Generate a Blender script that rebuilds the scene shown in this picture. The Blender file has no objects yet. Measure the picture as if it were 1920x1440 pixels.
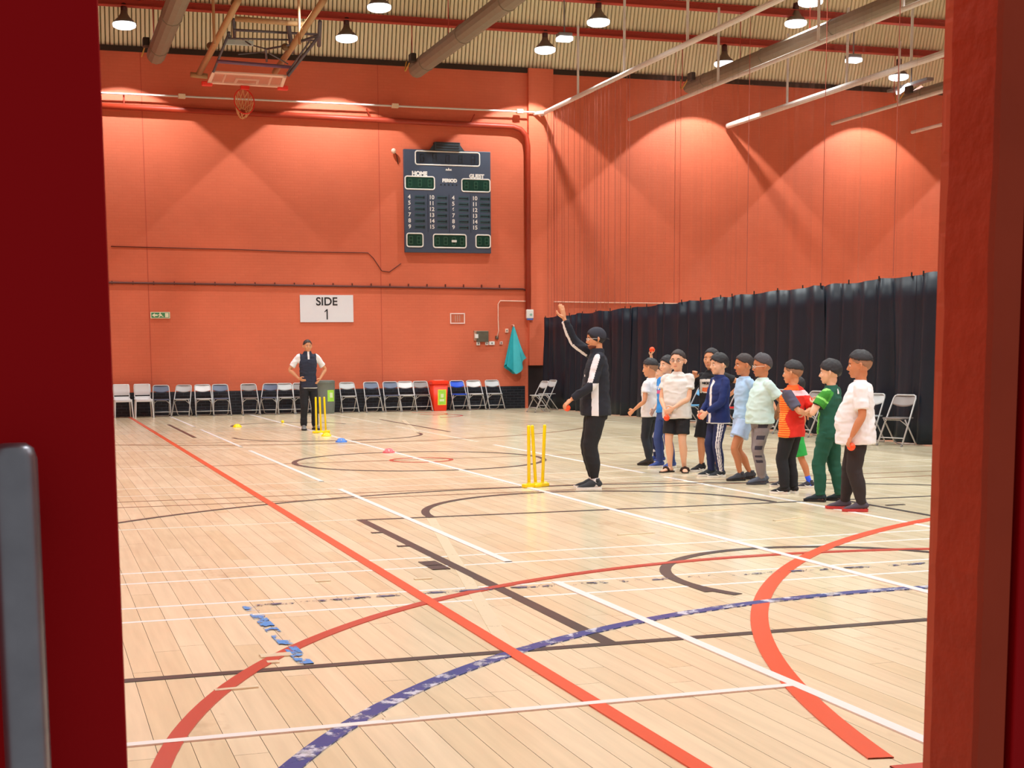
import bpy, bmesh, math, random
from mathutils import Vector, Matrix, noise
random.seed(7)
S = bpy.context.scene
COL = S.collection
PI = math.pi
# ------------------------------------------------------------------ camera
# hall axes: +X right along the far wall, +Y away from the doorway, Z up
EYE = Vector((0, 0, 1.52))
F, PX, PY = 2573.0, 866.0, 965.0              # focal length and principal point of the photograph (1920x1440)
_y = Vector((65 - PX, 672 - PY, F)); YD = _y.normalized()
_m = -0.0097
_s = -(F * F + _y.x ** 2 + _y.y ** 2) / (_y.x + _y.y * _m)
XD = Vector((65 + _s - PX, 672 + _m * _s - PY, F)).normalized()
ZD = XD.cross(YD)
if ZD.y > 0: ZD = -ZD
def ray(x, y):
    d = Vector((x - PX, y - PY, F)); return Vector((d.dot(XD), d.dot(YD), d.dot(ZD)))
def gnd(x, y, z=0.0):
    r = ray(x, y); return EYE + r * ((z - EYE.z) / r.z)
def atY(x, y, Y):
    r = ray(x, y); return EYE + r * (Y / r.y)
def atX(x, y, X):
    r = ray(x, y); return EYE + r * (X / r.x)
cam = bpy.data.cameras.new('camera'); camo = bpy.data.objects.new('camera', cam); COL.objects.link(camo)
right = Vector((XD.x, YD.x, ZD.x)); down = Vector((XD.y, YD.y, ZD.y)); fwd = Vector((XD.z, YD.z, ZD.z))
M = Matrix((right, -down, -fwd)).transposed().to_4x4(); M.translation = EYE
camo.matrix_world = M
cam.sensor_width = 36; cam.lens = F / 1920 * 36
cam.shift_x = (960 - PX) / 1920; cam.shift_y = (PY - 720) / 1920
cam.clip_start = 0.05; cam.clip_end = 200
cam.dof.use_dof = True; cam.dof.focus_distance = 16; cam.dof.aperture_fstop = 36
S.camera = camo
S.view_settings.view_transform = 'Standard'; S.view_settings.look = 'None'
S.view_settings.exposure = 0.0; S.view_settings.gamma = 1; S.view_settings.use_curve_mapping = False
w = bpy.data.worlds.new('world'); S.world = w; w.use_nodes = True
w.node_tree.nodes['Background'].inputs[0].default_value = (1.0, 0.97, 0.95, 1)   # the dim lobby the camera stands in
w.node_tree.nodes['Background'].inputs[1].default_value = 0.30
LAMP_W = 960; WALL_LAMP_W = 640
YW = 36.4                                     # far wall
WX0, WX1 = -2.5, 31.0                         # side walls
EAVE = 9.25; BEAM_Z = 9.80
BEAMS = [34.6 - 3.2 * k for k in range(11)]
def roof_z(Y): return BEAM_Z + 0.02 if Y < 34.8 else 10.0

# ------------------------------------------------------------------ materials
def nt(name):
    m = bpy.data.materials.new(name); m.use_nodes = True
    return m, m.node_tree, m.node_tree.nodes['Principled BSDF']
def srgb(r, g, b):
    f = lambda c: (c / 255 / 12.92) if c / 255 <= 0.04045 else ((c / 255 + 0.055) / 1.055) ** 2.4
    return (f(r), f(g), f(b))
def pm(name, c, rough=0.6, metal=0.0, var=0.12, scale=12.0, bump=0.0, bscale=60.0, spec=0.5, emit=None, estr=0, sheen=0):
    m, t, b = nt(name); N, L = t.nodes, t.links
    g = N.new('ShaderNodeNewGeometry')
    n = N.new('ShaderNodeTexNoise'); n.inputs['Scale'].default_value = scale; n.inputs['Detail'].default_value = 4
    L.new(g.outputs['Position'], n.inputs['Vector'])
    mx = N.new('ShaderNodeMix'); mx.data_type = 'RGBA'
    mx.inputs[6].default_value = (*[x * (1 - var) for x in c], 1); mx.inputs[7].default_value = (*[min(1, x * (1 + var)) for x in c], 1)
    L.new(n.outputs['Fac'], mx.inputs[0]); L.new(mx.outputs[2], b.inputs['Base Color'])
    b.inputs['Roughness'].default_value = rough; b.inputs['Metallic'].default_value = metal
    b.inputs['Specular IOR Level'].default_value = spec
    if sheen: b.inputs['Sheen Weight'].default_value = sheen
    if bump:
        n2 = N.new('ShaderNodeTexNoise'); n2.inputs['Scale'].default_value = bscale; n2.inputs['Detail'].default_value = 3
        L.new(g.outputs['Position'], n2.inputs['Vector'])
        bp = N.new('ShaderNodeBump'); bp.inputs['Strength'].default_value = bump; bp.inputs['Distance'].default_value = 0.01
        L.new(n2.outputs['Fac'], bp.inputs['Height']); L.new(bp.outputs[0], b.inputs['Normal'])
    if emit:
        b.inputs['Emission Color'].default_value = (*emit, 1); b.inputs['Emission Strength'].default_value = estr
    return m
def brick_mat(name, c1, c2, cm, rough, bw=0.225, bh=0.075, mortar=0.012, bump=0.35):
    m, t, b = nt(name); N, L = t.nodes, t.links
    g = N.new('ShaderNodeNewGeometry'); sp = N.new('ShaderNodeSeparateXYZ'); L.new(g.outputs['Position'], sp.inputs[0])
    cb = N.new('ShaderNodeCombineXYZ'); ad = N.new('ShaderNodeMath'); ad.operation = 'ADD'
    L.new(sp.outputs[0], ad.inputs[0]); L.new(sp.outputs[1], ad.inputs[1])
    L.new(ad.outputs[0], cb.inputs[0]); L.new(sp.outputs[2], cb.inputs[1])
    br = N.new('ShaderNodeTexBrick'); br.inputs['Scale'].default_value = 1; br.inputs['Brick Width'].default_value = bw
    br.inputs['Row Height'].default_value = bh; br.inputs['Mortar Size'].default_value = mortar; br.inputs['Mortar Smooth'].default_value = 0.6
    br.inputs['Color1'].default_value = (*c1, 1); br.inputs['Color2'].default_value = (*c2, 1); br.inputs['Mortar'].default_value = (*cm, 1)
    L.new(cb.outputs[0], br.inputs['Vector'])
    n = N.new('ShaderNodeTexNoise'); n.inputs['Scale'].default_value = 0.5; n.inputs['Detail'].default_value = 5; L.new(g.outputs['Position'], n.inputs['Vector'])
    r = N.new('ShaderNodeMapRange'); r.inputs[1].default_value = 0.3; r.inputs[2].default_value = 0.7; r.inputs[3].default_value = 0.9; r.inputs[4].default_value = 1.08
    L.new(n.outputs['Fac'], r.inputs[0])
    mu = N.new('ShaderNodeMix'); mu.data_type = 'RGBA'; mu.blend_type = 'MULTIPLY'; mu.inputs[0].default_value = 1
    L.new(br.outputs['Color'], mu.inputs[6]); L.new(r.outputs[0], mu.inputs[7]); L.new(mu.outputs[2], b.inputs['Base Color'])
    bp = N.new('ShaderNodeBump'); bp.inputs['Strength'].default_value = bump; bp.inputs['Distance'].default_value = 0.006; bp.invert = True
    L.new(br.outputs['Fac'], bp.inputs['Height']); L.new(bp.outputs[0], b.inputs['Normal'])
    b.inputs['Roughness'].default_value = rough; b.inputs['Specular IOR Level'].default_value = 0.35
    return m
def floor_mat():
    m, t, b = nt('varnished maple boards'); N, L = t.nodes, t.links
    g = N.new('ShaderNodeNewGeometry'); oi = N.new('ShaderNodeObjectInfo')
    ad = N.new('ShaderNodeMath'); ad.operation = 'ADD'; L.new(g.outputs['Random Per Island'], ad.inputs[0]); L.new(oi.outputs['Random'], ad.inputs[1])
    fr = N.new('ShaderNodeMath'); fr.operation = 'FRACT'; L.new(ad.outputs[0], fr.inputs[0])
    cr = N.new('ShaderNodeValToRGB'); e = cr.color_ramp.elements
    e[0].position = 0; e[0].color = (*srgb(221, 206, 171), 1); e[1].position = 1; e[1].color = (*srgb(233, 220, 189), 1)
    k = e.new(0.5); k.color = (*srgb(227, 212, 180), 1)
    L.new(fr.outputs[0], cr.inputs[0])
    mp = N.new('ShaderNodeMapping'); mp.inputs['Scale'].default_value = (22, 1.3, 1); L.new(g.outputs['Position'], mp.inputs[0])
    n = N.new('ShaderNodeTexNoise'); n.inputs['Scale'].default_value = 1; n.inputs['Detail'].default_value = 6; L.new(mp.outputs[0], n.inputs['Vector'])
    r = N.new('ShaderNodeMapRange'); r.inputs[1].default_value = 0.3; r.inputs[2].default_value = 0.7; r.inputs[3].default_value = 0.92; r.inputs[4].default_value = 1.05
    L.new(n.outputs['Fac'], r.inputs[0])
    mu = N.new('ShaderNodeMix'); mu.data_type = 'RGBA'; mu.blend_type = 'MULTIPLY'; mu.inputs[0].default_value = 1
    L.new(cr.outputs[0], mu.inputs[6]); L.new(r.outputs[0], mu.inputs[7])
    # scuffs and grime
    def scuff(scale, th, col, prev, seed, sx, sy):
        mp2 = N.new('ShaderNodeMapping'); mp2.inputs['Scale'].default_value = (sx, sy, 1); mp2.inputs['Location'].default_value = (seed, seed * 2, 0)
        mp2.inputs['Rotation'].default_value = (0, 0, seed)
        L.new(g.outputs['Position'], mp2.inputs[0])
        q = N.new('ShaderNodeTexNoise'); q.inputs['Scale'].default_value = scale; q.inputs['Detail'].default_value = 5; q.inputs['Roughness'].default_value = 0.75
        L.new(mp2.outputs[0], q.inputs['Vector'])
        rr = N.new('ShaderNodeMapRange'); rr.inputs[1].default_value = th; rr.inputs[2].default_value = th + 0.06; rr.inputs[3].default_value = 0; rr.inputs[4].default_value = 0.55
        L.new(q.outputs['Fac'], rr.inputs[0])
        x = N.new('ShaderNodeMix'); x.data_type = 'RGBA'; L.new(rr.outputs[0], x.inputs[0]); L.new(prev, x.inputs[6]); x.inputs[7].default_value = (*col, 1)
        return x.outputs[2]
    o = scuff(7, 0.70, srgb(95, 85, 75), mu.outputs[2], 0.3, 2.6, 1)
    o = scuff(1.1, 0.62, srgb(196, 176, 146), o, 1.9, 1, 0.6)
    o = scuff(16, 0.74, srgb(60, 55, 50), o, 2.7, 1, 3)
    L.new(o, b.inputs['Base Color'])
    b.inputs['Roughness'].default_value = 0.22; b.inputs['Specular IOR Level'].default_value = 0.5
    n3 = N.new('ShaderNodeTexNoise'); n3.inputs['Scale'].default_value = 1.6; L.new(g.outputs['Position'], n3.inputs['Vector'])
    r3 = N.new('ShaderNodeMapRange'); r3.inputs[3].default_value = 0.13; r3.inputs[4].default_value = 0.26; L.new(n3.outputs['Fac'], r3.inputs[0]); L.new(r3.outputs[0], b.inputs['Roughness'])
    return m
def worn_mat(name, c, lo, hi, scale=9.0, op=1.0):
    m, t, b = nt(name); N, L = t.nodes, t.links
    g = N.new('ShaderNodeNewGeometry'); n = N.new('ShaderNodeTexNoise'); n.inputs['Scale'].default_value = scale; n.inputs['Detail'].default_value = 7; n.inputs['Roughness'].default_value = 0.7
    L.new(g.outputs['Position'], n.inputs['Vector'])
    r = N.new('ShaderNodeMapRange'); r.inputs[1].default_value = lo; r.inputs[2].default_value = hi; r.inputs[3].default_value = 0; r.inputs[4].default_value = op
    L.new(n.outputs['Fac'], r.inputs[0]); L.new(r.outputs[0], b.inputs['Alpha'])
    b.inputs['Base Color'].default_value = (*c, 1); b.inputs['Roughness'].default_value = 0.3
    return m
MAT = {}
def mat(name, *a, **k):
    if name not in MAT: MAT[name] = pm(name, *a, **k)
    return MAT[name]
M_floor = floor_mat()
M_brick = brick_mat('orange painted brick', (0.68, 0.158, 0.080), (0.665, 0.152, 0.076), (0.645, 0.147, 0.073), 0.6, mortar=0.009, bump=0.15)
M_dado = brick_mat('black painted brick', (0.010, 0.012, 0.018), (0.014, 0.016, 0.024), (0.030, 0.036, 0.05), 0.45)
M_void = mat('dark gap under boards', (0.03, 0.022, 0.015), 0.9)
M_roof = mat('cream ribbed roof sheet', srgb(236, 228, 196), 0.6, var=0.06, scale=1.5)
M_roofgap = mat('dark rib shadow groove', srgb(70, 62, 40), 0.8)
M_redsteel = mat('red painted steel', srgb(172, 62, 48), 0.5)
M_white = mat('white enamel', srgb(232, 232, 228), 0.4, var=0.05)
M_track = mat('pale painted steel track', srgb(214, 212, 208), 0.4, var=0.06)
M_black = mat('black plastic', (0.012, 0.012, 0.014), 0.5)
M_steel = mat('brushed steel', srgb(152, 154, 164), 0.36, 0.9, var=0.2, scale=30)
M_chairframe = mat('pale grey chair tube', srgb(190, 190, 190), 0.4, 0.2)
M_yellow = mat('glossy yellow plastic', srgb(255, 222, 6), 0.35, var=0.03)
M_orangeball = mat('bright orange rubber', srgb(255, 82, 30), 0.5, var=0.05)

TS = bpy.data.scenes.new('workshop')
def evaluated(o):
    TS.collection.objects.link(o)
    with bpy.context.temp_override(scene=TS, view_layer=TS.view_layers[0]):
        dg = bpy.context.evaluated_depsgraph_get(); dg.update()
        me = bpy.data.meshes.new_from_object(o.evaluated_get(dg))
    bpy.data.objects.remove(o); return me
# ------------------------------------------------------------------ mesh helpers
def mk(name, verts, faces, mats, parent=None, idx=None, smooth=False):
    me = bpy.data.meshes.new(name); me.from_pydata([tuple(v) for v in verts], [], faces)
    if not isinstance(mats, (list, tuple)): mats = [mats]
    for m in mats: me.materials.append(m)
    if idx: me.polygons.foreach_set('material_index', idx)
    if smooth: me.polygons.foreach_set('use_smooth', [True] * len(me.polygons))
    me.update()
    o = bpy.data.objects.new(name, me); COL.objects.link(o)
    if parent: o.parent = parent
    return o
def frame_of(d, up=None):
    d = d.normalized(); up = Vector(up) if up is not None else (Vector((0, 0, 1)) if abs(d.z) < 0.9 else Vector((0, -1, 0)))
    a = up.cross(d)
    if a.length < 1e-5: a = Vector((1, 0, 0)).cross(d)
    a.normalize(); return a, d.cross(a).normalized()
class MB:
    def __init__(s): s.v = []; s.f = []; s.i = []
    def add(s, v, f, mi=0):
        o = len(s.v); s.v += [Vector(x) for x in v]; s.f += [tuple(k + o for k in q) for q in f]; s.i += [mi] * len(f)
        return s
    def box(s, lo, hi, mi=0, bev=0.0):
        if bev:
            bm = bmesh.new(); bmesh.ops.create_cube(bm, size=1)
            for v in bm.verts:
                v.co = Vector([(lo[k] + hi[k]) / 2 + v.co[k] * (hi[k] - lo[k]) for k in range(3)])
            bmesh.ops.bevel(bm, geom=bm.edges[:], offset=bev, segments=2, affect='EDGES', profile=0.5)
            bm.verts.ensure_lookup_table(); bm.verts.index_update()
            s.add([v.co.copy() for v in bm.verts], [[v.index for v in f.verts] for f in bm.faces], mi); bm.free(); return s
        x0, y0, z0 = lo; x1, y1, z1 = hi
        return s.add([(x0, y0, z0), (x1, y0, z0), (x1, y1, z0), (x0, y1, z0), (x0, y0, z1), (x1, y0, z1), (x1, y1, z1), (x0, y1, z1)],
                     [(0, 3, 2, 1), (4, 5, 6, 7), (0, 1, 5, 4), (1, 2, 6, 5), (2, 3, 7, 6), (3, 0, 4, 7)], mi)
    def tube(s, pts, r, n=8, up=None, mi=0, closed=False):
        """pts along the middle; r: number, list of numbers or list of (a, b)"""
        pts = [Vector(p) for p in pts]; k = len(pts)
        rs = r if isinstance(r, (list, tuple)) else [r] * k
        rs = [q if isinstance(q, (tuple, list)) else (q, q) for q in rs]
        V = []; pa = None
        for j, p in enumerate(pts):
            if closed: d = pts[(j + 1) % k] - pts[j - 1]
            else: d = pts[min(j + 1, k - 1)] - pts[max(j - 1, 0)]
            if up is not None or pa is None: a, b = frame_of(d, up)
            else:
                d = d.normalized(); a = pa - d * pa.dot(d); a.normalize(); b = d.cross(a)
            pa = a
            for q in range(n):
                t = 2 * PI * q / n; V.append(p + a * (rs[j][0] * math.cos(t)) + b * (rs[j][1] * math.sin(t)))
        Fs = []
        for j in range(k if closed else k - 1):
            for q in range(n):
                A = j * n + q; B = j * n + (q + 1) % n; j2 = (j + 1) % k
                Fs.append((A, B, j2 * n + (q + 1) % n, j2 * n + q))
        if not closed: Fs += [tuple(reversed(range(n))), tuple(range((k - 1) * n, k * n))]
        return s.add(V, Fs, mi)
    def ell(s, c, r, R=None, nu=14, nv=9, mi=0):
        c = Vector(c); V = [];
        for j in range(1, nv):
            ph = PI * j / nv
            for i in range(nu):
                t = 2 * PI * i / nu; V.append(Vector((r[0] * math.sin(ph) * math.cos(t), r[1] * math.sin(ph) * math.sin(t), r[2] * math.cos(ph))))
        V += [Vector((0, 0, r[2])), Vector((0, 0, -r[2]))]
        if R: V = [R @ v for v in V]
        V = [v + c for v in V]; T = len(V) - 2; Fs = []
        for j in range(nv - 2):
            for i in range(nu): Fs.append((j * nu + i, (j + 1) * nu + i, (j + 1) * nu + (i + 1) % nu, j * nu + (i + 1) % nu))
        for i in range(nu):
            Fs.append((T, i, (i + 1) % nu)); Fs.append((T + 1, (nv - 2) * nu + (i + 1) % nu, (nv - 2) * nu + i))
        return s.add(V, Fs, mi)
    def lathe(s, prof, n=24, mi=0, c=(0, 0, 0), cap=True):
        c = Vector(c); V = []; Fs = []
        for (r, z) in prof:
            for i in range(n): t = 2 * PI * i / n; V.append(c + Vector((r * math.cos(t), r * math.sin(t), z)))
        for j in range(len(prof) - 1):
            for i in range(n): Fs.append((j * n + i, j * n + (i + 1) % n, (j + 1) * n + (i + 1) % n, (j + 1) * n + i))
        if cap: Fs += [tuple(reversed(range(n))), tuple(range((len(prof) - 1) * n, len(prof) * n))]
        return s.add(V, Fs, mi)
    def prism(s, poly, y0, y1, mi=0):
        """poly in X,Z; extruded along Y"""
        n = len(poly); V = [(x, y0, z) for x, z in poly] + [(x, y1, z) for x, z in poly]
        Fs = [tuple(range(n)), tuple(reversed(range(n, 2 * n)))] + [(i, i + n, (i + 1) % n + n, (i + 1) % n) for i in range(n)]
        return s.add(V, Fs, mi)
    def build(s, name, mats, parent=None, smooth=False, off=None):
        vs = [v - Vector(off) for v in s.v] if off is not None else s.v
        return mk(name, vs, s.f, mats, parent, s.i, smooth)
def empty(name, loc=(0, 0, 0), rz=0.0):
    o = bpy.data.objects.new(name, None); COL.objects.link(o); o.location = loc; o.rotation_euler = (0, 0, rz); o.empty_display_size = 0.1; return o
def tag(o, label=None, cat=None, group=None, kind=None):
    if label: o['label'] = label
    if cat: o['category'] = cat
    if group: o['group'] = group
    if kind: o['kind'] = kind
    return o
def struct(o): o['kind'] = 'structure'; return o
def copy_tree(o, parent=None):
    c = o.copy(); COL.objects.link(c)
    if parent: c.parent = parent
    for ch in list(o.children): copy_tree(ch, c)
    return c
def text(name, body, size, m, parent, loc, rot=(PI / 2, 0, 0), ext=0.002, bold=0.0, sx=1.0, align='CENTER'):
    cu = bpy.data.curves.new(name, 'FONT'); cu.body = body; cu.size = size; cu.extrude = ext; cu.offset = bold
    cu.align_x = align; cu.align_y = 'CENTER'; cu.materials.append(m)
    me = evaluated(bpy.data.objects.new(name, cu)); bpy.data.curves.remove(cu); me.name = name
    o = bpy.data.objects.new(name, me); COL.objects.link(o); o.parent = parent; o.location = loc; o.rotation_euler = rot; o.scale = (sx, 1, 1)
    return o

# ------------------------------------------------------------------ floor
floor = struct(MB().box((WX0, 1.3, -0.12), (WX1, YW, -0.022)).build('floor', M_void))
PW = 0.1375
planks = []
for ci in range(int((WX1 - WX0) / PW)):
    x0 = WX0 + ci * PW; y = 1.3 - random.random() * 2.2
    while y < YW:
        L_ = random.choice([1.8, 2.1, 2.4]); a, b = max(y, 1.3), min(y + L_, YW); y += L_
        if b - a > 0.05: planks.append((x0, a, b))
def seen(x, y):
    r = Vector((x, y, -EYE.z)); c = XD * r.x + YD * r.y + ZD * r.z
    if c.z < 0.5: return None
    return PX + F * c.x / c.z, PY + F * c.y / c.z
near = []
for p in planks:
    c = seen(p[0] + PW / 2, (p[1] + p[2]) / 2); e = seen(p[0] + PW / 2, p[2])
    if c and e and 215 < e[0] < 1860 and e[1] < 1460: near.append((p[1], p))
near.sort(); nearset = set(q[1] for q in near[:298])
M_edge = mat('grimy board edge', (0.035, 0.026, 0.018), 0.9)
def plank_box(m_, x0, x1, y0, y1, g=0.0011):
    x0 += g; x1 -= g; y0 += g; y1 -= g
    m_.add([(x0, y0, -.02), (x1, y0, -.02), (x1, y1, -.02), (x0, y1, -.02), (x0, y0, 0), (x1, y0, 0), (x1, y1, 0), (x0, y1, 0)], [(4, 5, 6, 7)], 0); o_ = len(m_.v) - 8
    m_.f += [tuple(k + o_ for k in q) for q in ((0, 1, 5, 4), (1, 2, 6, 5), (2, 3, 7, 6), (3, 0, 4, 7))]; m_.i += [1] * 4; return m_
cache = {}
for p in planks:
    if p in nearset:
        Lk = round(p[2] - p[1], 3)
        if Lk not in cache:
            o = plank_box(MB(), 0, PW, 0, Lk).build('plank', [M_floor, M_edge], floor); cache[Lk] = o
        else:
            o = cache[Lk].copy(); COL.objects.link(o)
        o.location = (p[0], p[1], 0)
mb = MB()
for p in planks:
    if p not in nearset: plank_box(mb, p[0], p[0] + PW, p[1], p[2])
far = mb.build('planks', [M_floor, M_edge], floor); far['kind'] = 'stuff'; far['label'] = 'pale maple boards running towards the far wall'

# painted court lines, thin paint on the boards
lz = [0.0006]
def ribbon(name, pts, wd, m, label=None):
    pts = [Vector((p[0], p[1], 0)) for p in pts]; V = []; z1 = lz[0]; lz[0] += 0.00012
    for j, p in enumerate(pts):
        d = (pts[min(j + 1, len(pts) - 1)] - pts[max(j - 1, 0)]).normalized(); n = Vector((-d.y, d.x, 0)) * wd / 2
        V += [p + n + Vector((0, 0, z1)), p - n + Vector((0, 0, z1)), p + n + Vector((0, 0, 0.0001)), p - n + Vector((0, 0, 0.0001))]
    Fs = []
    for j in range(len(pts) - 1):
        a = 4 * j; b = a + 4
        Fs += [(a, a + 1, b + 1, b), (a, b, b + 2, a + 2), (a + 1, a + 3, b + 3, b + 1)]
    o = mk(name, V, Fs, m, floor)
    if label: o['label'] = label
    return o
def arc(cx, cy, r, a0, a1, n=48): return [(cx + r * math.cos(math.radians(a0 + (a1 - a0) * k / n)), cy + r * math.sin(math.radians(a0 + (a1 - a0) * k / n))) for k in range(n + 1)]
P_black = worn_mat('black court paint', srgb(68, 66, 66), 0.22, 0.28); P_red = worn_mat('red court paint', srgb(222, 88, 58), 0.2, 0.25)
P_redold = worn_mat('old dull red court paint', srgb(190, 74, 60), 0.25, 0.3)
P_white = worn_mat('white court paint', srgb(240, 240, 238), 0.2, 0.28, op=0.95); P_faint = worn_mat('faint cream court paint', srgb(238, 226, 196), 0.3, 0.4, op=0.75)
P_fw = worn_mat('faint white court paint', srgb(242, 238, 224), 0.25, 0.4, op=0.7)
P_blue = worn_mat('worn blue court paint', srgb(50, 72, 142), 0.42, 0.50, 6); P_bluew = worn_mat('scraped pale paint under blue', srgb(205, 210, 225), 0.3, 0.5, 8)
P_sky = worn_mat('peeling sky blue tape', srgb(70, 150, 222), 0.50, 0.53, 7); P_bluef = worn_mat('faded blue paint', srgb(96, 106, 140), 0.5, 0.56, 7)
P_brown = worn_mat('thin brown court paint', srgb(146, 108, 86), 0.3, 0.4, op=0.8)
BW = 0.06
CX = 5.3
ribbon('painted_line', [(WX0, 9.87), (20, 9.87)], 0.04, P_white, 'thin white badminton line')
ribbon('painted_line', [(WX0, 9.41), (20, 9.41)], 0.04, P_white, 'thin white badminton line')
ribbon('painted_line', [(WX0, 8.47), (20, 8.47)], 0.04, P_white, 'thin white badminton line')
ribbon('painted_line', [(WX0, 8.02), (20, 8.02)], 0.04, P_white, 'thin white badminton line')
ribbon('painted_line', [(WX0, 15.45), (16, 15.45)], 0.04, P_fw); ribbon('painted_line', [(WX0, 16.35), (16, 16.3)], 0.04, P_fw)
ribbon('painted_line', [(WX0, 19.35), (2.2, 19.35)], 0.04, P_fw); ribbon('painted_line', [(WX0, 12.44), (2.8, 12.42)], 0.05, P_fw)
ribbon('painted_line', [(WX0, 23.0), (16, 23.0)], 0.04, P_fw); ribbon('painted_line', [(WX0, 28.2), (16, 28.2)], 0.04, P_fw)
ribbon('painted_line', [(4.2, 19.3), (16, 19.1)], 0.05, P_brown); ribbon('painted_line', [(2.0, 19.35), (4.8, 19.25)], 0.05, P_brown)
ribbon('painted_line', [(WX0, 14.35), (16, 14.1)], 0.045, P_brown); ribbon('painted_line', [(WX0, 14.87), (3.0, 14.85), (8.6, 14.75), (16, 14.7)], 0.045, P_brown)
ribbon('painted_line', [(WX0, 24.9), (3.2, 24.6), (6, 24.2)], 0.05, P_brown)
ribbon('painted_line', [(3.46, 12.2), (2.28, 6.62)], 0.085, P_faint, 'faded cream slanting lane line')
ribbon('painted_line', [(7.16, 26.2), (8.2, 31.2)], 0.085, P_faint)
ribbon('painted_line', [(7.33, 36.2), (7.33, 29.8)], 0.06, P_fw); ribbon('painted_line', [(7.33, 28.6), (7.33, 22.8)], 0.06, P_fw)
ribbon('painted_line', [(7.33, 21.9), (7.33, 15.9)], 0.06, P_white); ribbon('painted_line', [(7.33, 15.3), (7.33, 9.6)], 0.06, P_white)
ribbon('painted_line', [(2.83, 12.36), (11.6, 12.1)], BW, P_black); ribbon('painted_line', [(WX0, 6.55), (14, 6.52)], 0.07, P_black, 'black end line across the court')
ribbon('painted_line', [(2.83, 12.39), (2.83, 6.55)], 0.08, P_black, 'thick black edge of the key')
ribbon('painted_line', [(7.83, 12.3), (7.83, 9.6)], 0.06, P_black)
ribbon('painted_line', arc(CX, 12.3, 1.8, 180, 0), 0.08, P_black, 'black free throw half circle'); 
ribbon('painted_line', arc(CX, 8.16, 1.25, 205, 180, 6) + arc(CX, 8.16, 1.25, 180, 0) , 0.08, P_black, 'small black half circle under the basket')
ribbon('painted_line', [(4.05, 8.2), (4.05, 7.78)], 0.08, P_black)
ribbon('painted_line', arc(5.25, 7.95, 6.8, 0, 180, 80), 0.06, P_black, 'thin black three point arc'); ribbon('painted_line', arc(5.25, 19.1, 1.8, 0, 360), 0.075, P_black, 'black centre circle')
ribbon('painted_line', arc(5.3, 19.18, 0.44, 0, 360, 30), 0.06, P_redold, 'small red ring at centre'); 
ribbon('painted_line', arc(CX, 25.9, 1.8, 180, 360), 0.06, P_black); ribbon('painted_line', [(2.83, 26.3), (2.83, 31.7)], 0.07, P_black)
ribbon('painted_line', [(7.77, 26.0), (7.77, 31.7)], 0.06, P_black); ribbon('painted_line', arc(CX, 30.1, 1.25, 0, 180), 0.06, P_black)
ribbon('painted_line', arc(5.3, 30.1, 6.7, 190, 350, 70), 0.05, P_brown)
ribbon('painted_line', arc(9.2, 33.0, 0.95, -80, 80, 20), 0.06, P_redold); ribbon('painted_line', arc(8.9, 34.2, 1.2, -60, 60, 20), 0.06, P_redold)
for q in ([(2.70, 9.46), (2.70, 9.66)], [(2.70, 9.26), (2.70, 9.44)]): ribbon('painted_line', q, 0.13, P_black)
for yy in (11.41, 10.52): ribbon('painted_line', [(2.70, yy), (2.80, yy)], 0.05, P_black)
for yy in (11.6, 10.7): ribbon('painted_line', [(7.95, yy), (8.15, yy)], 0.05, P_black)
ribbon('painted_line', arc(5.27, 4.07, 4.99, 172, 8, 90), 0.075, P_redold, 'old dull red goal arc')
ribbon('painted_line', arc(11.57, 2.64, 8.77, 169, 80, 110), 0.10, P_red, 'bright red curved line')
ribbon('painted_line', [(2.93, 4.17), (3.24, 4.16)], 0.09, P_redold)
ribbon('painted_line', arc(5.22, 2.4, 5.05, 178, 78, 90), 0.085, P_bluew); ribbon('painted_line', arc(5.22, 2.4, 5.05, 178, 70, 90), 0.085, P_blue, 'worn blue arc'); 
ribbon('painted_line', [(1.2, 8.29), (2.3, 8.36)], 0.04, P_bluef); ribbon('painted_line', [(2.3, 8.36), (7.2, 8.28)], 0.045, P_bluef, 'broken faded blue line')
ribbon('painted_line', [(1.18, 8.28), (1.22, 6.6)], 0.075, P_sky, 'peeling sky blue tape')
ribbon('painted_line', [(2.26, 36.0), (2.27, 3.4)], 0.078, P_red, 'long bright red side line')
for a, b in ((36.0, 30.3), (29.1, 23.2), (22.2, 16.35), (15.3, 9.43), (8.47, 3.2)): ribbon('painted_line', [(3.26, a), (3.26, b)], 0.06, P_white, 'white dashed line')
ribbon('painted_line', [(5.32, 36.2), (5.31, 5.0)], 0.065, P_white, 'long white middle line'); ribbon('painted_line', [(WX0, 5.42), (3.26, 5.42)], 0.05, P_white)
for (x, y, l, wd, an) in ((1.03, 6.85, 0.16, 0.08, 0), (1.04, 6.7, 0.06, 0.05, 0), (0.72, 6.2, 0.2, 0.035, 4), (1.33, 5.45, 0.15, 0.05, 2), (1.75, 9.05, 0.1, 0.04, 0), (5.9, 11.8, .5, .03, 8), (6.3, 10.9, .4, .03, 20), (4.6, 10.5, .35, .025, 5), (2.4, 8.9, .12, .04, 0)):
    d = Vector((math.cos(math.radians(an)), math.sin(math.radians(an)))) * l
    ribbon('tape_mark', [(x, y), (x + d.x, y + d.y)], wd, P_faint)

# ------------------------------------------------------------------ walls and roof
wall_back = struct(MB().box((WX0, YW, 0), (WX1, YW + 0.3, EAVE)).build('wall_back', M_brick))
wl = struct(MB().box((WX0 - 0.3, 1.3, 0), (WX0, YW + 0.3, 12.0)).build('wall_left', M_brick))
wr = struct(MB().box((WX1, 1.3, 0), (WX1 + 0.3, YW + 0.3, 12.0)).build('wall_right', M_brick))
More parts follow.
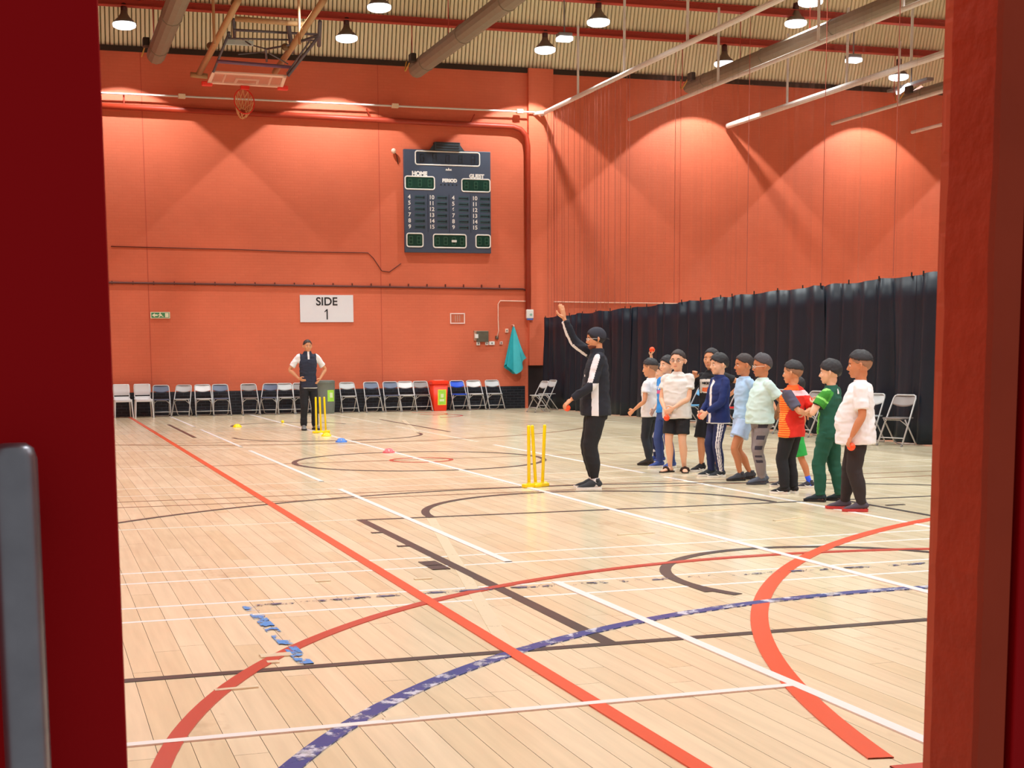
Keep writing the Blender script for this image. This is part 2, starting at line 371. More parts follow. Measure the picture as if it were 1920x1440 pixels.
# dark base course of bricks along the far wall, up to the corner pier
zb = atY(900, 725, YW).z
struct(MB().box((WX0, YW - 0.012, 0), (13.1, YW, zb)).build('baseboard_back', M_dado))
mats_joint = mat('dark sealant joint', srgb(190, 86, 62), 0.8)
for px in (275, 713):
    x = atY(px, 450, YW).x
    struct(MB().box((x - 0.011, YW - 0.004, zb), (x + 0.011, YW, EAVE)).build('trim_1', mats_joint))
xr = atY(1275, 400, YW).x
struct(MB().box((xr - 0.011, YW - 0.004, 0), (xr + 0.011, YW, EAVE)).build('trim_1', mats_joint))
p0 = atY(990, 690, YW).x; p1 = atY(1030, 690, YW - .1).x; pz = atY(1000, 685, YW).z
struct(MB().box((p0, YW - 0.14, pz), (p1 + 0.12, YW, EAVE)).build('trim_2', M_brick))
struct(MB().box((p0, YW - 0.05, 0.0), (p1 + 0.12, YW - 0.0, pz)).build('trim_3', mat('dark niche shade below corner pier', srgb(34, 26, 28), 0.5)))  # flat panel in place of the niche, its shade put into the colour
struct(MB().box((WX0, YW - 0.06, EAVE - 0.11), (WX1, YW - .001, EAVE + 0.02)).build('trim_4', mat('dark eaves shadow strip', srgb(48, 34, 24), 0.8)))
# saw-tooth roof: steep ribbed sheets above each beam, flat soffits between
pitch = 0.108
nr = int((WX1 - WX0) / pitch)
rb = MB(); sof = MB()
bases = [(YW + 0.02, EAVE - 0.01)] + [(b, BEAM_Z + 0.17) for b in BEAMS]
for bi, (yb_, zb_) in enumerate(bases):
    zt_ = zb_ + (1.25 if bi == 0 else 1.35); yt_ = yb_ - (zt_ - zb_) / 3.5
    V = []; Fs = []
    for k in range(nr):
        x = WX0 + k * pitch
        for (dx, dy) in ((0, 0.045), (0.012, 0.0), (0.080, 0.0), (0.092, 0.045)):
            V += [(x + dx, yb_ + dy, zb_), (x + dx, yt_ + dy, zt_)]
    for k in range(nr * 4 - 1): Fs.append((2 * k, 2 * k + 1, 2 * k + 3, 2 * k + 2))
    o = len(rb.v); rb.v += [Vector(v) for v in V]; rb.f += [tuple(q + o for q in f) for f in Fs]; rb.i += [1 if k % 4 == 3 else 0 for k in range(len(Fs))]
    if bi + 1 < len(bases): ye, ze = bases[bi + 1]; ye += 0.02
    else: ye, ze = 1.2, zb_
    sof.add([(WX0 - .3, yt_ + .05, zt_), (WX1 + .3, yt_ + .05, zt_), (WX1 + .3, ye, ze), (WX0 - .3, ye, ze), (WX0 - .3, yt_ + .05, zt_ + .05), (WX1 + .3, yt_ + .05, zt_ + .05), (WX1 + .3, ye, ze + .05), (WX0 - .3, ye, ze + .05)], [(0, 1, 2, 3), (7, 6, 5, 4), (0, 4, 5, 1), (2, 6, 7, 3)])
    sof.box((WX0 - .3, yb_ + .05, zb_), (WX1 + .3, yb_ + .07, zt_ + .1))
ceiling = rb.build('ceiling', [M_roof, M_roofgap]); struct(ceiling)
sof.build('soffit', mat('pale roof soffit', srgb(170, 160, 140), 0.8), ceiling)
for b in BEAMS:
    MB().box((WX0, b - 0.03, BEAM_Z + .02), (WX1, b + 0.03, BEAM_Z + .17)).box((WX0, b - 0.10, BEAM_Z), (WX1, b + 0.10, BEAM_Z + .02)).box((WX0, b - 0.08, BEAM_Z + .15), (WX1, b + 0.08, BEAM_Z + .17)).build('roof_beam', M_redsteel, ceiling)

# near wall with the doorway; the camera looks in from the lobby
DY = 1.1
dx0 = 0.0
M_doorred = mat('dark red door paint', srgb(176, 0, 10), 0.6, spec=0.15, var=0.05, scale=3, bump=0.06, bscale=220)
M_frame = mat('worn red-brown door frame', srgb(184, 68, 42), 0.6, spec=0.2, var=0.16, scale=9, bump=0.25, bscale=40)
xl = atY(212, 720, DY).x
xr_ = atY(1846, 720, DY).x
struct(MB().box((WX0, DY + 0.05, 0), (-0.9, DY + 0.2, 12)).build('wall_front', M_brick))
struct(MB().box((xr_ + 0.09, DY + 0.06, 0), (WX1, DY + 0.2, 12)).build('wall_front', M_brick))
struct(MB().box((-0.9, DY + 0.05, 2.3), (xr_ + 0.09, DY + 0.2, 12)).build('wall_front', M_brick))
door = tag(empty('door', (xl, DY, 0)), 'dark red door leaf with steel pull handle at left edge', 'door')
MB().box((-0.88, 0, 0.01), (0, 0.045, 2.28), bev=0.003).build('door_leaf', M_doorred, door)
hp = atY(70, 850, DY - 0.05); hx = hp.x - xl; zt = atY(30, 830, DY - 0.05).z
hm = MB(); rr = 0.0165; xc = hx - 0.0165
pth = [(xc, 0.002, zt - rr - 0.03), (xc, -0.03, zt - rr - 0.012), (xc, -0.05, zt - rr - 0.0)]
hm.tube([(xc, -0.05, zt - .0005), (xc, -0.05, zt - .004), (xc, -0.05, zt - 0.012), (xc, -0.05, 0.98), (xc, -0.05, 0.95)], [rr * .55, rr * .85, rr, rr, rr * .6], 28)
handle = hm.build('door_handle', M_steel, door, True)
MB().tube([(xc, -0.05, zt - 0.06), (xc, 0.003, zt - 0.06)], 0.009, 14).tube([(xc, -0.05, 1.0), (xc, 0.003, 1.0)], 0.009, 14).build('handle_post', M_steel, door, True)
# right-hand door frame with a chipped edge
V = []; Fs = []
n = 90; prev = None
for k in range(n + 1):
    z = 2.3 * k / n
    e = 0.0018 * noise.noise(Vector((0, 0, z * 9))) + 0.0016 * noise.noise(Vector((5, 0, z * 31)))
    x = xr_ + e
    V += [(x, DY, z), (x + 0.004, DY - 0.004, z), (xr_ + 0.034, DY - 0.004, z), (xr_ + 0.034, DY + 0.07, z), (x + 0.004, DY + 0.07, z)]
for k in range(n):
    for j in range(5):
        a = k * 5 + j; b = k * 5 + (j + 1) % 5; Fs.append((a, b, b + 5, a + 5))
Fs += [(0, 1, 2, 3, 4), tuple(5 * n + j for j in (4, 3, 2, 1, 0))]
fr = mk('door_frame', V, Fs, M_frame); struct(fr)
struct(MB().box((xr_ + 0.034, DY + 0.03, 0), (xr_ + 0.05, DY + 0.07, 2.3)).build('door_frame', mat('black painted shadow gap', (0.004, 0.003, 0.003), 0.9)))  # near-black filler strip, coloured as the shadow gap beside the frame
struct(MB().box((xr_ + 0.042, DY - 0.006, 0), (xr_ + 0.1, DY + 0.05, 2.3), bev=0.002).build('door_frame', M_doorred))

# ------------------------------------------------------------------ lamps of the hall
M_glow = mat('glowing lamp lens', (1, 1, 1), 0.4, emit=(0.93, 0.96, 1.0), estr=4, var=0)
M_shade = mat('dull aluminium lamp shade', srgb(120, 112, 100), 0.45, 0.3)
def make_lamp():
    t = empty('pendant_lamp')
    MB().lathe([(0.075, 0.30), (0.085, 0.24), (0.14, 0.15), (0.22, 0.08), (0.268, 0.0), (0.262, 0.0), (0.21, 0.075), (0.13, 0.14), (0.07, 0.23), (0.06, 0.29)], 26).build('lamp_shade', M_shade, t, True)
    MB().lathe([(0.268, 0.012), (0.274, -0.02), (0.262, -0.065), (0.20, -0.098), (0.10, -0.112), (0.02, -0.115)], 26).build('lens', M_glow, t, True)
    MB().lathe([(0.075, 0.29), (0.075, 0.46), (0.05, 0.48)], 14).build('gear_housing', mat('maroon lamp housing', srgb(62, 22, 22), 0.5), t, True)
    return t
lamp0 = make_lamp()
lamp_used = [False]
def place_lamp(x, y, z, label, group, power, tilt=0, half=50, blend=0.12, scale=1.0, glow=True):
    o = lamp0 if not lamp_used[0] else copy_tree(lamp0); lamp_used[0] = True
    o.location = (x, y, z); o.scale = (scale,) * 3; tag(o, label, 'lamp', group)
    top = roof_z(y) - 0.02
    if top - (z + 0.46 * scale) > 0.005:
        MB().tube([(0, 0, 0.46), (0, 0, (top - z) / scale)], 0.022, 8).build('hanger', M_redsteel, o)
    l = bpy.data.lights.new('lamp_light', 'SPOT'); l.energy = power; l.spot_size = math.radians(2 * half); l.spot_blend = blend; l.shadow_soft_size = 0.07
    l.color = (0.95, 1.0, 0.99)
    lo = bpy.data.objects.new('lamp_light', l); COL.objects.link(lo); lo.location = (x, y, z - 0.19 * scale); lo.rotation_euler = (math.radians(tilt), 0, 0)
    return o
row1 = [((233, 45), 'leftmost'), ((650, 70), 'second'), ((1022, 92), 'third'), ((1358, 118), 'fourth'), ((1685, 143), 'fifth')]
wl_lab = ['lit bell lamp nearest the far wall, leftmost, beside the sloping grey duct', 'lit bell lamp hanging just right of the folded basketball frame', 'lit bell lamp left of the small square floodlight near the far wall',
          'lit bell lamp partly hidden behind the thin grey duct right of centre', 'lit bell lamp hanging at far right below the pale curtain track']
LY1 = 34.62
for (q, _), lb in zip(row1, wl_lab):
    p = atY(q[0], q[1], LY1); place_lamp(p.x, LY1, p.z, lb, 'bell lamps along the far wall', WALL_LAMP_W, tilt=15, half=46, blend=0.03)
p = atY(1685, 143, LY1)
place_lamp(p.x + 5.4, LY1, p.z, 'bell lamp continuing the row beyond the door frame', 'hall lamps out of the frame', WALL_LAMP_W, tilt=15, half=46, blend=0.03)
row2 = [((711, 12), 'lit bell lamp at the top edge right of the basketball frame'), ((1122, 40), 'lit bell lamp at the top edge above the small square floodlight'), ((1492, 42), 'bell lamp hidden behind the grey duct with its maroon housing showing'), ((1840, 97), 'lit bell lamp at far right against the red-brown door frame')]
for q, lb in row2:
    p = atY(q[0], q[1], 31.4); place_lamp(p.x, 31.4, p.z, lb, 'bell lamps of the second row', LAMP_W * 0.4, half=54, blend=0.6)
for y in (28.2, 21.8, 15.4, 9.0, 5.0):
    for x in (0.5, 6.0, 11.5, 17.0, 22.5, 28.0):
        if x > 20 and y < 10: continue
        place_lamp(x, y, 9.33, 'bell lamp above the picture, %s row from the far wall, %s from left' % ({28.2: 'third', 21.8: 'fourth', 15.4: 'fifth', 9.0: 'sixth', 5.0: 'seventh'}[y], {.5: 'first', 6.: 'second', 11.5: 'third', 17.: 'fourth', 22.5: 'fifth', 28.: 'last'}[x]), 'hall lamps out of the frame', LAMP_W * (0.85 if y < 10 else 1), half=64, blend=0.5)
# small square floodlights and a twin tube light
M_greybox = mat('grey lamp body', srgb(120, 118, 116), 0.5)
for q, lb in (((1058, 72), 'small square floodlight by the first pale curtain track drop rod'), ((1600, 112), 'small bluish square floodlight between the two right-hand tracks')):
    p = atY(q[0], q[1], 31.4); t = tag(empty('floodlight', p), lb, 'floodlight', 'small square floodlights')
    MB().box((-0.17, -0.12, 0.03), (0.17, 0.14, 0.12), bev=0.02).build('body', M_greybox, t)
    MB().box((-0.18, -0.15, -0.07), (0.18, 0.12, 0.03), bev=0.03).build('lens', M_glow, t)
    MB().tube([(0, 0, 0.1), (0, 0, BEAM_Z + .005 - p.z)], 0.02, 8).build('hanger', M_greybox, t)
p = atY(1708, 170, 34.6); t = tag(empty('tube_light', p), 'twin glowing strip light low at far right under the long track', 'strip light')
for dy in (-0.25, 0.35):
    MB().tube([(-0.2, dy - .5, dy * .3), (0.16, dy + .5, dy * .3)], 0.07, 10).build('tube', M_glow if dy > 0 else mat('pinkish glowing tube', (1, .6, .5), .4, emit=(1, .5, .42), estr=1.3), t, True)
MB().box((-0.12, -0.9, 0.12), (0.1, 1.0, 0.2)).build('body', M_greybox, t)
MB().tube([(0, 0, 0.2), (0, 0, BEAM_Z + .005 - p.z)], 0.02, 8).build('hanger', M_greybox, t)

# ------------------------------------------------------------------ ducts running towards the far wall
M_duct = mat('grey-brown ventilation duct', srgb(132, 122, 106), 0.7, 0.0, var=0.12, scale=6)
dl = ['silvery duct at upper left pointing down to the far wall', 'grey-brown duct at top centre with a yellow cable loop at its end', 'thin grey duct crossing behind the tracks right of centre', 'dim grey duct at far right near the strip light']
for q, lb, r_ in (((292, 104), dl[0], 0.22), ((780, 131), dl[1], 0.21), ((1290, 164), dl[2], 0.17), ((1690, 187), dl[3], 0.15)):
    p = atY(q[0], q[1], 34.2); L_ = 30.5
    t = tag(empty('ceiling_duct', p), lb, 'duct', 'long ducts under the roof')
    m_ = MB().tube([(0, 0, 0), (0, -0.06, 0), (0, -L_, 0)], [(r_ * .86, r_ * .86), (r_, r_), (r_, r_)], 12, up=(0, 0, 1)); m_.build('duct_tube', M_duct, t)
    for k in range(10):
        MB().tube([(0, -1 - 3 * k, 0), (0, -1.05 - 3 * k, 0)], r_ + 0.015, 12, up=(0, 0, 1)).build('joint_band', M_duct, t)
        zz = BEAM_Z + .02 - p.z
        MB().tube([(0, BEAMS[k] - p.y - .05, r_), (0, BEAMS[k] - p.y - .05, zz - 0.02)], 0.012, 6).build('hanger', M_redsteel, t)
    cab = mat('yellow cable', srgb(200, 150, 60), 0.5)
    MB().tube([(-r_ * 1.1 - 0.10 * math.sin(a), 0.05 - 0.5 * (a / PI), 0.2 - 0.28 * math.sin(a)) for a in [PI * j / 12 for j in range(13)]], 0.018, 6).build('cable_loop', cab, t, True)
    MB().box((-r_ * 1.2 - 0.08, -0.75, 0.05), (-r_ * 0.9, -0.5, 0.25), bev=0.02).build('damper_box', mat('dark control box', srgb(46, 40, 32), 0.6), t)

# ------------------------------------------------------------------ wall pipes, cables and boxes
def wp(x, y, off=0.0): return atY(x, y, YW - off)
M_pipe = mat('orange-red painted pipe', srgb(160, 50, 24), 0.5)
a = wp(190, 197, .14); b = wp(968, 238, .14)
t = tag(MB().tube([(WX0, YW - .14, a.z + 0.02), (b.x - 0.1, YW - .14, b.z), (b.x + 0.12, YW - .14, b.z - 0.06), (b.x + 0.28, YW - .14, b.z - 0.22), (b.x + 0.33, YW - .14, b.z - 0.5), (b.x + 0.33, YW - .14, b.z - 5.0)], 0.075, 12).build('wall_pipe', M_pipe, None, True), 'thick orange-red pipe along the top of the far wall bending down at the corner', 'pipe')
for (px, y0, y1, dx) in ((232, 178, 197, 0.0), (697, 204, 224, -0.15), (880, 214, 234, 0.15)):
    a = wp(px, y0, .14); b = wp(px + 8, y1, .14)
    tag(MB().tube([(a.x + dx, a.y, a.z), (a.x, a.y, b.z)], 0.02, 6).build('bracket_rod', M_pipe, t), None)
M_dark = mat('dark maroon conduit', srgb(96, 42, 34), 0.5)
pts = [(WX0 + .05, YW - .035, wp(208, 530, .03).z)] + [tuple(wp(x, y, .03)) for x, y in ((208, 530), (480, 534), (720, 538), (980, 542), (989, 545), (993, 553), (993, 582))]
c = tag(MB().tube(pts, 0.026, 8).build('conduit', M_dark, None, True), 'dark maroon conduit running level above the side sign then down to the white box', 'conduit')
for k in range(24):
    x = 0.4 + k * 0.52
    MB().box((x - .012, YW - .05, pts[1][2] - 0.045 - (x - 2) * 0.006), (x + .012, YW - .0, pts[1][2] + 0.045 - (x - 2) * 0.004)).build('clip', M_dark, c)
tag(MB().tube([tuple(wp(x, y, .012)) for x, y in ((208, 462), (450, 468), (560, 472), (690, 474), (700, 484), (716, 508), (730, 510), (752, 494))], 0.011, 6).build('wall_cable', M_dark, None, True), 'thin dark cable sagging along the far wall to the scoreboard', 'cable')
M_pcable = mat('pale pink-white cable', srgb(240, 200, 180), 0.5)
tag(MB().tube([tuple(wp(x, y, .03)) for x, y in ((932, 632), (935, 620), (934, 600), (934, 570), (938, 564), (990, 565), (1100, 567), (1190, 568), (1260, 569), (1300, 570))], 0.016, 6).build('wall_cable', M_pcable, None, True), 'thin pale cable rising from a socket and running right behind the raised hand', 'cable')
# pale curtain tracks
TZ = 8.05
def track(name, pts, r_, label, rods=(), group='pale curtain tracks under the roof', closedcap=True, m=M_track):
    t = tag(empty(name, pts[0]), label, 'curtain track', group); o = Vector(pts[0])
    MB().tube([Vector(p) - o for p in pts], r_, 10, up=(0, 0, 1)).build('rail', m, t)
    for (x, y) in rods:
        z = pts[0][2]
        MB().tube([(x - o.x, y - o.y, r_), (x - o.x, y - o.y, roof_z(y) - z - 0.03)], 0.033, 8).build('drop_rod', m, t)
    return t
c0 = wp(1000, 212, .1)
bt = track('curtain_track', [(WX0, YW - .22, c0.z), (c0.x, YW - .22, c0.z)], 0.024, 'thin pale track running level along the top of the far wall', group='pale curtain tracks under the roof')
for px in (342, 742, 976):
    a = wp(px, 200, .3); MB().box((a.x - .09 + 2.5, -.06, -.05), (a.x + .09 + 2.5, .06, .06), bev=.01).build('track_joint', mat('cream plastic joint box', srgb(235, 215, 185), .5), bt)
tl = ['main pale track from the corner up to the top edge above the net', 'brownish pale track starting left of the tallest right scallop of light', 'thick bright track at upper right ending above the diagonal shadow', 'dim track right of the thick bright one, behind the strip light', 'short dim track at far right by the door frame']
for (q, lb, rods, r_) in (((1000, 213), tl[0], (33.6, 30.7, 27.4), 0.06), ((1180, 224), tl[1], (31.0, 26.5, 23.5), 0.05), ((1365, 236), tl[2], (33.0, 30.2, 27.6), 0.075), ((1560, 232), tl[3], (33.0, 30.0), 0.05), ((1710, 248), tl[4], (33.4,), 0.05)):
    p = atY(q[0], q[1], YW - .15)
    X = 13.57 if q[0] == 1000 else p.x
    y0 = YW - 0.15
    track('curtain_track', [(X, y0, p.z), (X, 3, p.z)], r_, lb, [(X, yy) for yy in rods] + [(X, yy) for yy in (20, 14, 8)])
    if q[0] == 1000:
        MB().tube([(c0.x - X, 0, 0), (0, -.3, 0)], 0.05, 8).build('corner_link', M_track, bpy.data.objects[ [o.name for o in bpy.data.objects if o.name.startswith('curtain_track')][-1] ])
TRX = 13.57

# net above the drapes: pleated haze of mesh plus its hanging cords
def net_mat():
    m = bpy.data.materials.new('fine grey netting'); m.use_nodes = True; t = m.node_tree; N, L = t.nodes, t.links
    b = N['Principled BSDF']; b.inputs['Base Color'].default_value = (*srgb(150, 100, 86), 1); b.inputs['Roughness'].default_value = 0.9
    g = N.new('ShaderNodeNewGeometry'); mp = N.new('ShaderNodeMapping'); mp.inputs['Scale'].default_value = (1, 5, 0.05); L.new(g.outputs['Position'], mp.inputs[0])
    n = N.new('ShaderNodeTexNoise'); n.inputs['Scale'].default_value = 2.2; n.inputs['Detail'].default_value = 5; L.new(mp.outputs[0], n.inputs['Vector'])
    r = N.new('ShaderNodeMapRange'); r.inputs[1].default_value = 0.35; r.inputs[2].default_value = 0.75; r.inputs[3].default_value = 0.0; r.inputs[4].default_value = 0.10
    L.new(n.outputs['Fac'], r.inputs[0]); L.new(r.outputs[0], b.inputs['Alpha'])
    return m
M_net = net_mat()
def top_z(y): return 2.70 + 0.0125 * (22 - y) * (1 if y < 36 else 1)
V = []; Fs = []; n = 900
for k in range(n + 1):
    y = 35.9 - 28 * k / n
    x = TRX + 0.05 * math.sin(k * 0.9) * (0.5 + noise.noise(Vector((y * 2, 0, 0))))
    V += [(x, y, top_z(y) - 0.02), (x, y, TZ + 0.05)]
for k in range(n): Fs.append((2 * k, 2 * k + 1, 2 * k + 3, 2 * k + 2))
net = tag(mk('divider_net', V, Fs, M_net), 'fine see-through dividing net hanging above the black drapes', 'net', kind='stuff')
M_cord = mat('brown-grey net cord', srgb(165, 82, 66), 0.9)
cm = MB(); y = 35.8
while y > 8:
    cm.box((TRX - .004, y - .005, top_z(y)), (TRX + .004, y + .005, TZ + .05)); y -= (0.12 + 0.3 * random.random()) if y > 30.5 else (1.2 + 2.2 * random.random())
cm.build('net_cord', M_cord, net)

# black drapes
M_drape = mat('black heavy drape cloth', (0.006, 0.0125, 0.024), 0.42, var=0.3, scale=2, bump=0.15, bscale=90, spec=0.35)
seams = []
for px in (1032, 1180, 1368, 1532, 1722, 1990): seams.append(gnd(px, 771 + 0.09 * (px - 1032)).y if px > 1040 else 36.1)
ang = {}
for px in (1180, 1368, 1532, 1722, 1990):
    # where the sight line crosses the drape plane
    r = ray(px, 700); ang[px] = TRX * r.y / r.x
seams = [36.2] + [ang[q] for q in (1180, 1368, 1532, 1722, 1990)] + [3.2]
dlab = ['black drape panel nearest the far corner, behind the coach', 'black drape panel behind the boy in glasses and the boy in navy', 'black drape panel behind the boys in pale blue and mint shirts', 'black drape panel behind the boy in green', 'black drape panel behind the grey folding chairs at right', 'black drape panel beyond the right door frame']
for i in range(6):
    ya, yb = seams[i] + (0.14 if i else 0.0), seams[i + 1] - 0.14; xo = 0.045 * (i % 2)
    t = tag(empty('black_drape', (TRX, (ya + yb) / 2, 0)), dlab[i], 'curtain', 'black drapes along the dividing track')
    n = int((ya - yb) * 34); V = []; Fs = []
    ph = random.random() * 9
    rows = 7
    for k in range(n + 1):
        y = ya + (yb - ya) * k / n; s_ = ya - y
        w1 = math.sin(s_ * 11 + 7.0 * noise.noise(Vector((s_ * 0.8 + ph, 1, 0)))) * (0.075 + 0.05 * noise.noise(Vector((s_ * 1.1, ph, 3)))) + 0.075 * noise.noise(Vector((s_ * 4.2, ph, 0)))
        zt = top_z(y) - 0.035 * abs(math.sin(s_ * 2.3 + ph)) 
        for j in range(rows + 1):
            u = j / rows; g = 0.45 + 0.75 * (1 - u)
            x = TRX + xo + w1 * g + 0.03 * noise.noise(Vector((s_ * 1.3, u * 1.5, ph)))
            V.append((x - TRX, y - (ya + yb) / 2 + 0.03 * noise.noise(Vector((s_ * 2, u * 2, ph + 4))), 0.015 + (zt - 0.015) * u))
    for k in range(n):
        for j in range(rows): a = k * (rows + 1) + j; Fs.append((a, a + 1, a + rows + 2, a + rows + 1))
    o = mk('cloth', V, Fs, M_drape, t, smooth=True)
    so = o.modifiers.new('thick', 'SOLIDIFY'); so.thickness = 0.006
    hk = MB(); y = ya - 0.2
    while y > yb:
        hk.box((-.008, y - (ya + yb) / 2 - .01, top_z(y) - .05), (.008, y - (ya + yb) / 2 + .012, top_z(y) + .03)); y -= 0.9
    hk.build('hanging_ties', M_black, t)

# ------------------------------------------------------------------ scoreboard
sb0 = wp(757, 279, .1); sb1 = wp(921, 475, .1)
SW, SH = sb1.x - sb0.x, sb0.z - sb1.z
t = tag(empty('scoreboard', ((sb0.x + sb1.x) / 2, YW - .1, sb1.z)), 'large dark blue-grey electronic scoreboard mounted on the orange wall', 'scoreboard')
M_sb = mat('blue-grey scoreboard face', srgb(66, 78, 98), 0.45, var=0.06); M_dig = mat('dark green display glass', srgb(22, 62, 52), 0.2, var=0.3, scale=8)
M_seg = mat('unlit display segments', srgb(48, 96, 78), 0.3)
MB().box((-SW / 2, 0, 0), (SW / 2, .1, SH), bev=.01).build('panel', M_sb, t)
def up(u, v): return (-SW / 2 + u * SW, SH * (1 - v))   # u,v fractions from top left
def rframe(u0, v0, u1, v1, wd=0.035, rad=0.06, disp=True, n=6):
    (x0, z1), (x1, z0) = up(u0, v0), up(u1, v1)
    pts = []
    for (cx, cz, a0) in ((x1 - rad, z1 - rad, 0), (x0 + rad, z1 - rad, 90), (x0 + rad, z0 + rad, 180), (x1 - rad, z0 + rad, 270)):
        for k in range(n + 1): a = math.radians(a0 + 90 * k / n); pts.append((cx + rad * math.cos(a), -0.008, cz + rad * math.sin(a)))
    MB().tube(pts, [(wd / 2, 0.008)] * len(pts), 6, up=(0, 1, 0), closed=True).build('display_frame', M_white, t)
    if disp: MB().box((x0 + wd * .4, -0.006, z0 + wd * .4), (x1 - wd * .4, 0.001, z1 - wd * .4)).build('display', M_dig if v0 > .1 else mat('dark blue display glass', srgb(44, 54, 66), .25), t)
    return x0, x1, z0, z1
def seg8(cx, cz, h, m, par):
    w_ = h * .5; s = MB(); th = h * .09
    for z in (-h / 2, 0, h / 2): s.box((cx - w_ / 2, -0.012, cz + z - th / 2), (cx + w_ / 2, -0.006, cz + z + th / 2))
    for x in (-w_ / 2, w_ / 2): s.box((cx + x - th / 2, -0.012, cz - h / 2), (cx + x + th / 2, -0.006, cz + h / 2))
    s.build('digit', m, par)
for (u0, v0, u1, v1, nd) in ((.13, .015, .87, .145, 5), (.01, .262, .345, .385, 3), (.66, .272, .99, .395, 3), (.02, .815, .205, .945, 2), (.325, .82, .705, .95, 4), (.82, .82, .99, .945, 2)):
    x0, x1, z0, z1 = rframe(u0, v0, u1, v1)
    for k in range(nd): seg8(x0 + (x1 - x0) * (k + .5) / nd, (z0 + z1) / 2, (z1 - z0) * .55, M_seg if v0 > .1 else mat('unlit clock segments', srgb(30, 36, 42), .4), t)
x, z = up(.565, .885); MB().box((x - .07, -.018, z - .03), (x + .07, -.006, z + .03)).build('lit_block', M_white, t)
for s_, u, v, sz in (('HOME', .175, .235, .15), ('GUEST', .835, .245, .14), ('PERIOD', .52, .295, .12)):
    x, z = up(u, v); text('lettering', s_, sz, M_white, t, (x, -.006, z), bold=.009)
for c_, (u, nums) in enumerate(((.055, range(4, 10)), (.31, range(10, 16)), (.56, range(4, 10)), (.81, range(10, 16)))):
    for k, nb in enumerate(nums):
        x, z = up(u, .462 + k * .0575); text('number', str(nb), .15, M_white, t, (x, -.006, z), bold=.0035)
        x2, _ = up(u + .13, 0)
        MB().box((x2 - .17, -.004, z - .045), (x2 + .12, .001, z + .045)).box((x2 - .15, -.010, z - .010), (x2 + .09, -.004, z + .010), 1).box((x2 + .07, -.012, z - .025), (x2 + .105, -.004, z + .025), 1).build('foul_display', [mat('teal-grey display window', srgb(54, 84, 92), .3), mat('unlit black segments', srgb(24, 34, 44), .4)], t)
for v in (.25, .495, .745):
    x, _ = up(v, 0); MB().box((x + .03, -.004, up(0, .8)[1]), (x + .05, 0, up(0, .43)[1])).build('seam', mat('darker board seam', srgb(44, 54, 74), .5), t)
x, z = up(.51, .185)
MB().prism([(x - .09, z - .03), (x + .09, z - .03), (x + .07, z + .02), (x + .03, z - .005), (x, z + .05), (x - .03, z - .005), (x - .07, z + .02)], -.008, .001).build('emblem', M_white, t)
for k in range(5): x, z = up(.42 + .045 * k, .335); MB().lathe([(.02, 0), (.02, .004)], 10, c=(0, 0, 0)).build('period_lamp', M_black, t).matrix_local = Matrix.Translation((x, -.003, z)) @ Matrix.Rotation(PI / 2, 4, 'X')
a = wp(808, 266, .1); b = wp(868, 284, .1)
t2 = tag(empty('horn_box', ((a.x + b.x) / 2, YW - .1, b.z)), 'small dark slatted horn box on top of the scoreboard', 'horn')
hw = (b.x - a.x) / 2 * .8; hh = a.z - b.z
MB().box((-hw, -.06, 0.0), (hw, .1, hh), bev=.01).build('housing', mat('dark teal-grey housing', srgb(52, 66, 76), .5), t2)
MB().prism([(-hw - .14, 0.0), (-hw, 0.0), (-hw, hh * .8)], 0, .04).prism([(hw, 0.0), (hw + .14, 0.0), (hw, hh * .8)], 0, .04).build('bracket', mat('dark teal-grey housing', (0, 0, 0)), t2)
for k in range(3): MB().box((-hw * .9, -.072, .05 + k * .07), (hw * .9, -.058, .075 + k * .07)).build('slat', M_black, t2)
a = wp(738, 283, .12)
t = tag(empty('wall_sensor', a), 'small round cream sensor on the wall left of the scoreboard', 'sensor')
MB().ell((0, 0, 0), (.07, .07, .07)).build('globe', mat('cream plastic', srgb(240, 205, 185), .4), t, True)
MB().tube([(0, .12, 0), (0, .02, 0)], .03, 10).tube([(.03, .08, 0), (.11, .1, -.1), (.14, .1, -.32)], .014, 6).build('mount', M_dark, t, True)

# ------------------------------------------------------------------ signs
a = wp(562, 553, .03); b = wp(663, 604, .03)
t = tag(empty('side_sign', ((a.x + b.x) / 2, YW - .03, b.z)), 'white rectangular sign reading SIDE 1 on the orange wall', 'sign')
w2, h2 = (b.x - a.x) / 2, a.z - b.z
MB().box((-w2, 0, 0), (w2, .02, h2), bev=.003).build('board', mat('matt white sign board', srgb(226, 226, 232), .5, var=.02), t)
M_ink = mat('black sign ink', srgb(30, 30, 36), .5)
text('lettering', 'SIDE', .30, M_ink, t, (0, -.003, h2 * .75), bold=.005); MB().prism([(-.012, h2 * .10), (.022, h2 * .10), (.022, h2 * .48), (-.006, h2 * .48), (-.065, h2 * .40), (-.065, h2 * .365), (-.012, h2 * .415)], -.006, -.0).build('lettering', M_ink, t)
a = wp(282, 585, .03); b = wp(319, 597, .03)
t = tag(empty('exit_sign', ((a.x + b.x) / 2, YW - .03, b.z)), 'small green emergency exit sign with arrow and running figure', 'sign')
w2, h2 = (b.x - a.x) / 2, a.z - b.z; M_g = mat('safety green', srgb(64, 140, 92), .5, var=.03); M_cw = mat('cream white print', srgb(236, 236, 206), .5, var=.02)
MB().box((-w2, 0, 0), (w2, .02, h2)).build('plate', M_cw, t)
MB().box((-w2 + .02, -.003, .018), (w2 - .02, .001, h2 - .018)).build('green_field', M_g, t)
u = h2
MB().prism([(-w2 + .03, u * .5), (-w2 + .11, u * .82), (-w2 + .11, u * .62), (-w2 + .18, u * .62), (-w2 + .18, u * .38), (-w2 + .11, u * .38), (-w2 + .11, u * .18)], -.006, -.002).build('arrow', M_cw, t)
